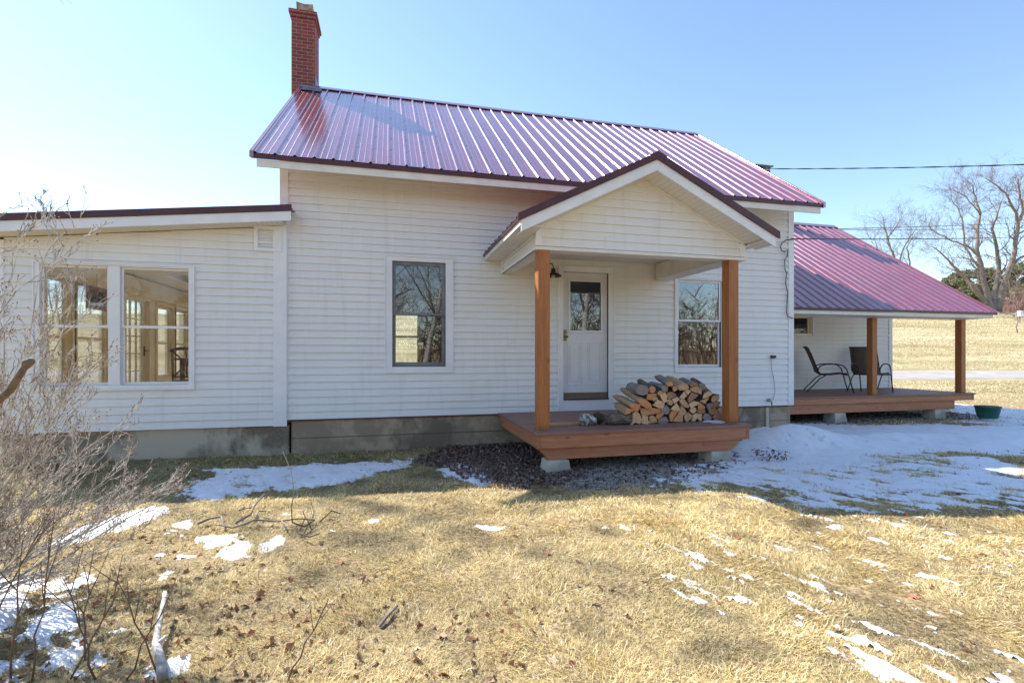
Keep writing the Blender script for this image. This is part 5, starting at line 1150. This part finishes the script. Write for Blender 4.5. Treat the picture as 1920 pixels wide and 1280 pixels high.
def lawn_shade_tree(x, y, h, seed, label):  # tree added out of view to throw soft shade streaks on the lawn
    r = random.Random(seed); b = Vector((x, y, gz(x, y)-.1)); t = thing('added_shade_tree', b, label, 'tree'); tr, tw = MB(), MB()
    o = dict(seg=[10, 7, 5, 4], bend=[.05, .16, .25, .3], up=[.06, .07, .05, .02], tip=[.3, .25, .3, .4], bare=[.42, .15, .1, 1], kids=[1.3, .8, .7, 0], sides=[10, 6, 3, 3], ang=[.75, .7, .7, .7], len=[.27, .5, .5, .5], thin=[.5, .5, .6, .7], rmin=.01, max=3)
    grow([tr, tw], b, Vector((0, 0, 1)), h, .18, 0, r, o); tr.build('trunk', M_bark, t, smooth=True); tw.build('crown', M_bark, t)
lawn_shade_tree(-10.2, 13.5, 16.5, 64, 'unseen bare tree added behind the sunroom to cast branch shade on the lawn')
# sapling, brush, marker box at the right edge
hill_tree('young_tree', 40, (1908,622), [[(1908,624,3.5,0),(1906,590,3,0),(1902,560,2.4,0),(1905,530,1.6,0)], [(1906,585,1.6,0),(1896,555,1.2,0),(1890,535,.8,0)], [(1905,575,1.6,0),(1916,550,1.2,0),(1922,530,.8,0)]], 'slender young bare tree on the slope at the right edge', 23, 1., .35)
bx = atT(1912, 582, 50); bx.z = gz(bx.x, bx.y); nb = thing('nest_box', bx, 'small white box on a post at the right edge of the hill', 'box')
MB().box(bx.x-.04, bx.x+.04, bx.y-.04, bx.y+.04, bx.z-.1, bx.z+.75+.0).build('post', M_bark, nb); zt = atT(1912, 581, 50).z
MB().box(bx.x-.22, bx.x+.22, bx.y-.2, bx.y+.2, bx.z+.751, bx.z+1.3).build('box', M_trim, nb, bevel=.01)
# evergreens
def pine(cu, cv, T, h, w_, label, seed, cols, name='pine_tree'):
    r = np.random.default_rng(seed); b = atT(cu, 590, T); b.z = gz(b.x, b.y); top = (665-cv)/F*T-b.z
    h = top; t = thing(name, b, label, 'tree', 'evergreens behind the hill crest'); mb = MB(); mb.tube([b-Vector((0,0,.2)), b+Vector((.1,0,h*.5)), b+Vector((0,0,h*.96))], [w_*.06, w_*.04, .03], 7)
    q = random.Random(seed)
    C = []
    for k in range(46):
        f = q.uniform(.12, 1); rr = w_*(.5*math.sin(math.pi*min(1, (1-f)*.75+.22)))*q.uniform(.55, 1.1); a = q.uniform(0, 6.283)
        e = b+Vector((rr*math.cos(a), rr*math.sin(a), h*f)); C.append((e, q.uniform(.35, .8)*w_/5)); mb.tube([b+Vector((0, 0, h*f*.85)), b.lerp(e, .6)+Vector((0, 0, h*f*.42)), e], [.07, .05, .02], 4)
    mb.build('trunk', M_bark, t)
    n = 190; P, K = [], []
    for e, s in C:
        d = r.normal(0, 1, (n, 3)); d /= np.linalg.norm(d, axis=1)[:, None]; d *= (s*r.uniform(.2, 1, n)**.5)[:, None]; d[:, 2] *= .55
        P.append(np.array(e)+d); K.append(np.tile(np.array(cols[r.integers(0, len(cols))])*r.uniform(.75, 1.2), (n, 1)))
    P = np.concatenate(P); K = np.concatenate(K)*r.uniform(.6, 1.4, (len(P), 1))
    tv_ = np.array([(-.5, 0, 0), (.5, .1, .05), (.1, .9, .15), (-.1, .25, .3)])*1.0; M = rotm(r, len(P), .8)*(w_*.062*r.uniform(.6, 1.3, len(P)))[:, None, None]
    v_, t_, c_ = scatter(tv_, [(0, 1, 2), (0, 2, 3)], P, M, K); fast('crown', v_, t_, M_needle, c_, parent=t)
GRN = [(.20,.24,.08), (.14,.18,.06), (.30,.31,.13)]; DKG = [(.10,.13,.05), (.13,.16,.06)]; OLV = [(.36,.34,.19), (.28,.28,.15)]
pine(1812, 508, 84, 8, 6.5, 'rounded olive pine showing behind the left trunk of the big tree', 1, OLV+GRN)
pine(1836, 506, 80, 8, 5.5, 'bright green pine between the trunks of the big tree', 2, GRN)
pine(1868, 520, 92, 8, 6, 'dark pine directly behind the base of the big tree', 3, DKG+GRN)
pine(1902, 503, 84, 8, 6.5, 'broad green pine right of the big tree', 4, GRN+OLV)
pine(1935, 498, 88, 8, 7, 'tall pine cut by the right edge of the picture', 5, GRN)
pine(1790, 535, 90, 6, 4, 'low olive pine left of the big tree', 6, OLV)
# brush = thin leaning stems; used for the reddish thicket and the woods beyond the rooms and behind the photographer
def thicket(name, pts, hmin, hmax, rad, mat, label, seed, kids=3, lean=.18, cat='brush'):
    r = random.Random(seed); mb = MB()
    for (x, y) in pts:
        z = gz(x, y)-.1; h = r.uniform(hmin, hmax); d = Vector((r.uniform(-lean, lean), r.uniform(-lean, lean), 1)).normalized(); n = 5; p = Vector((x, y, z)); P_ = [p]
        R0 = rad*r.uniform(.5, 1.5)
        for i in range(n):
            d = (d+perp(d, r)*.12).normalized(); p = p+d*h/n; P_.append(p)
            for _ in range(kids if i > 0 else 0):
                e = (d*.6+perp(d, r)*.8).normalized(); q = p+e*h*.16; q2 = q+(e+perp(e, r)*.4).normalized()*h*.12; mb.tube([p, q, q2], [R0*.35, R0*.25, R0*.1], 3, False)
                for _2 in range(2): e2 = (e+perp(e, r)*.9).normalized(); mb.tube([q, q+e2*h*.1], [R0*.2, R0*.08], 3, False)
        mb.tube(P_, [R0*(1-i/(n+.5)) for i in range(n+1)], 4, False)
    return tag(mb.build(name, mat), label, cat, kind='stuff')
r_ = random.Random(8)
pts = []
for k in range(260): q = atT(r_.uniform(1868, 2010), 585, r_.uniform(70, 78)); pts.append((q.x, q.y))
thicket('brush_thicket', pts, 1.5, 4.6, .035, plain('reddish_stems', (.30,.16,.13), (.22,.12,.10), 5, .8, .1), 'reddish leafless brush at the foot of the evergreens', 5, 3)
pts = [(r_.uniform(-60, -30), r_.uniform(0, 80)) for k in range(210)]
thicket('woods', pts, 5, 10, .08, plain('pale_grey_stems', (.50,.46,.42), (.34,.31,.28), 4, .8, .1), 'grey leafless woods left of the house seen through the sunroom', 6, 3)
pts = [(r_.uniform(-30, 45), r_.uniform(-26, -12)) for k in range(900)]
thicket('undergrowth', pts, 2.5, 6, .05, plain('brown_undergrowth', (.22,.15,.11), (.14,.10,.075), 5, .85, .1), 'brown tangled undergrowth reflected in the porch window', 7, 4, .35)
# birches behind the photographer, mirrored in the panes
def birch(x, y, seed, label):
    r = random.Random(seed); b = Vector((x, y, gz(x, y)-.1)); t = thing('birch_tree', b, label, 'tree', 'birches across the lawn'); tr, tw = MB(), MB()
    o = dict(seg=[10, 6, 5, 4], bend=[.07, .2, .3, .35], up=[.03, .06, .02, -.04], tip=[.25, .25, .3, .4], bare=[.25, .15, .1, 1], kids=[3, 2, 1.6, 0], sides=[8, 5, 3, 3], ang=[.7, .7, .7, .7], len=[.38, .55, .55, .5], thin=[.35, .5, .6, .7], rmin=.008, max=3)
    grow([tr, tw], b, Vector((r.uniform(-.12, .12), r.uniform(-.05, .05), 1)).normalized(), 11, .16, 0, r, o)
    tr.build('trunk', M_birch, t, smooth=True); tw.build('crown', M_bark, t)
for k, (x, y, lb) in enumerate(((8.6, -6.5, 'birch mirrored at the left of the porch window'), (10.4, -7.5, 'birch mirrored at the right of the porch window'), (1.5, -9, 'birch mirrored in the grey framed window'), (3.6, -9, 'birch mirrored in the front door pane'), (-7, -8, 'birch mirrored in the sunroom windows'))): birch(x, y, 50+k, lb)
# --- shrub at the left edge
r_ = random.Random(77); sb = Vector((-2.25, 2.95, gz(-2.25, 2.95)))
shrub = thing('bare_shrub', sb, 'tangled bare shrub with pale sunlit twigs and buds at the left edge', 'shrub')
st, tw, bd = MB(), MB(), MB()
o = dict(seg=[9, 7, 6, 4], bend=[.13, .15, .2, .25], up=[.03, .05, .06, .06], tip=[.35, .4, .5, .6], bare=[.22, .12, .15, 1], kids=[1.15, .75, .5, 0], sides=[7, 5, 4, 4], ang=[.42, .5, .6, .7], len=[.29, .52, .5, .5], thin=[.55, .66, .8, .85], rmin=.0019, max=3, bud=(bd, .0036))
ends = [(30,430,2.3),(-20,520,2.3),(70,560,2.4),(125,640,2.5),(60,700,2.4),(150,760,2.5),(235,800,2.9),(265,870,3.0),(300,905,3.1),(322,955,3.1),(200,905,2.8),(150,850,2.7),(10,620,2.4),(220,960,2.8),(120,980,2.6),(60,870,2.5),(250,1000,2.9),(90,790,2.3),(180,890,3.1),(20,800,2.2),(60,930,2.4),(150,910,2.5),(100,830,2.6),(200,860,3.0),(-30,600,2.1),(-60,700,2.1),(95,610,2.3),(50,530,2.2),(-40,450,2.2),(30,760,2.0),(170,700,2.6),(280,930,2.9),(230,880,2.7)]
for k, (u, v, T) in enumerate(ends):
    e = atT(u, v, T); p0 = sb+Vector((r_.uniform(-.15, .25), r_.uniform(-.2, .25), 0)); d = e-p0; L = d.length
    d0 = (d.normalized()+Vector((0, 0, .04))).normalized(); o['up'][0] = -.004; o['bend'][0] = .09
    grow([st, tw, tw, tw], p0, d0, L*1.0, r_.uniform(.0048, .0078), 0, r_, o)
st.build('stems', M_twig, shrub, smooth=True); tw.build('twigs', M_twig, shrub, smooth=True); bd.build('buds', M_bud, shrub, smooth=True)
# near branch with one swollen bud
nb_ = MB(); nb_.tube([atT(-120, 870, 1.0), atT(-20, 765, .98), atT(20, 730, .97), atT(42, 695, .96), atT(50, 682, .96)], [.0085, .0075, .007, .006, .0055], 9)
nb_.tube([atT(46, 690, .96), atT(52, 680, .96), atT(60, 676, .96), atT(64, 676, .96)], [.0055, .0095, .007, .0015], 9)
tag(nb_.build('near_branch', plain('near_branch_bark', (.22,.15,.11), (.13,.09,.07), 60, .7, .5, 120), smooth=True), 'thick brown branch tip with a swollen bud at the far left', 'branch')
# upright suckers in the left foreground
for k, (a, b, T) in enumerate((((60,1290),(100,1000),1.75),((130,1290),(230,1100),1.8),((235,1300),(310,1130),1.75),((20,1290),(40,1010),1.7),((180,1290),(125,1080),1.9),((540,1300),(612,1130),1.85),((-30,1200),(90,960),1.9),((300,1290),(215,1060),2.1),((160,1240),(160,1060),2.1))):
    r = random.Random(k+300); p0 = atG(a[0], min(a[1], 1276)); e = atT(b[0], b[1], T); P_ = [p0]; 
    for i in range(1, 7): P_.append(p0.lerp(e, i/6)+Vector((r.uniform(-1, 1), r.uniform(-1, 1), 0))*.012)
    mb = MB(); mb.tube(P_, [.0042*(1-i/9) for i in range(7)], 6)
    for i in (3, 4, 5):
        d = perp((e-p0).normalized(), r); mb.tube([P_[i], P_[i]+(d*.5+(e-p0).normalized())*.07, P_[i]+(d*.6+(e-p0).normalized()*1.3)*.13], [.0022, .0018, .001], 5)
    WH = ['third from the left', 'leaning right beside the leaf heap', 'just left of the white stick', 'leftmost', 'leaning left above the snow', 'right of the white stick', 'arching over the left edge', 'leaning left beside the white stick', 'short and upright over the snow patch']
    tag(mb.build('sucker_shoot', bark('shoot_bark', (.20,.13,.09), (.13,.09,.065), 30) if k == 0 else bpy.data.materials['shoot_bark'], smooth=True), 'thin brown shoot in the left foreground, '+WH[k], 'shoot', 'shoots in the left foreground')
# white stick, fallen branch, small stick
def gpt(u, v, up): p = atG(u, v); p.z += up; return p
mb = MB(); mb.tube([gpt(305, 1282, .03), gpt(300, 1255, .05), gpt(292, 1232, .06), gpt(297, 1205, .075), gpt(305, 1175, .09), gpt(309, 1152, .11)], [.019, .018, .0145, .013, .011, .009], 10); mb.tube([gpt(296, 1235, .06), gpt(312, 1228, .085)], [.014, .006], 7)
tag(mb.build('white_stick', M_birch, smooth=True), 'thick pale birch stick poking up from the left foreground', 'stick')
FB = [[(370,989,.03),(392,984,.05),(415,982,.06),(418,995,.04),(436,998,.035),(460,992,.04),(478,986,.05),(520,987,.04),(560,984,.05),(590,982,.03)], [(442,990,.04),(470,978,.06),(476,965,.07),(487,958,.1),(497,954,.13)], [(448,968,.05),(462,966,.06),(474,968,.07)], [(528,987,.05),(532,996,.05),(540,1003,.03)], [(478,986,.05),(485,974,.07),(500,970,.05)]]
fbn = thing('fallen_branch', atG(460, 990), 'crooked forked dead branch lying on the lawn at left', 'branch')
for k, L_ in enumerate(FB):
    mb = MB(); P_ = [gpt(u, v, z) for u, v, z in L_]; mb.tube(P_, [(.0095 if k < 2 else .006)*(1-.55*i/len(P_)) for i in range(len(P_))], 7); mb.build('limb', M_bark, fbn, smooth=True)
FB2 = [[(590,982,.03),(570,1000,.05),(548,1005,.1),(546,988,.16),(552,972,.2),(545,950,.32),(530,930,.42)], [(568,972,.06),(572,990,.08),(562,1008,.05)], [(560,1010,.04),(580,1020,.05),(600,1016,.06)], [(600,985,.03),(622,976,.08),(640,970,.03)]]
fb2 = thing('twiggy_branch', atG(575, 1000), 'thin curling twiggy branch just right of the crooked one', 'branch')
for k, L_ in enumerate(FB2):
    mb = MB(); P_ = [gpt(u, v, z) for u, v, z in L_]; mb.tube(P_, [.0055*(1-.6*i/len(P_)) for i in range(len(P_))], 6); mb.build('twig', M_barkd, fb2, smooth=True)
mb = MB(); mb.tube([gpt(712, 1178, .012), gpt(728, 1160, .02), gpt(745, 1141, .018)], [.007, .008, .006], 7); tag(mb.build('small_stick', M_bark, smooth=True), 'short straight grey stick lying alone on the grass', 'stick')
mb = MB(); mb.tube([gpt(830, 925, .01), gpt(850, 918, .05), gpt(872, 916, .03), gpt(880, 922, .01)], [.004]*4, 6); tag(mb.build('small_twig', M_barkd, smooth=True), 'small bent twig on the grass below the little snow patch', 'twig')
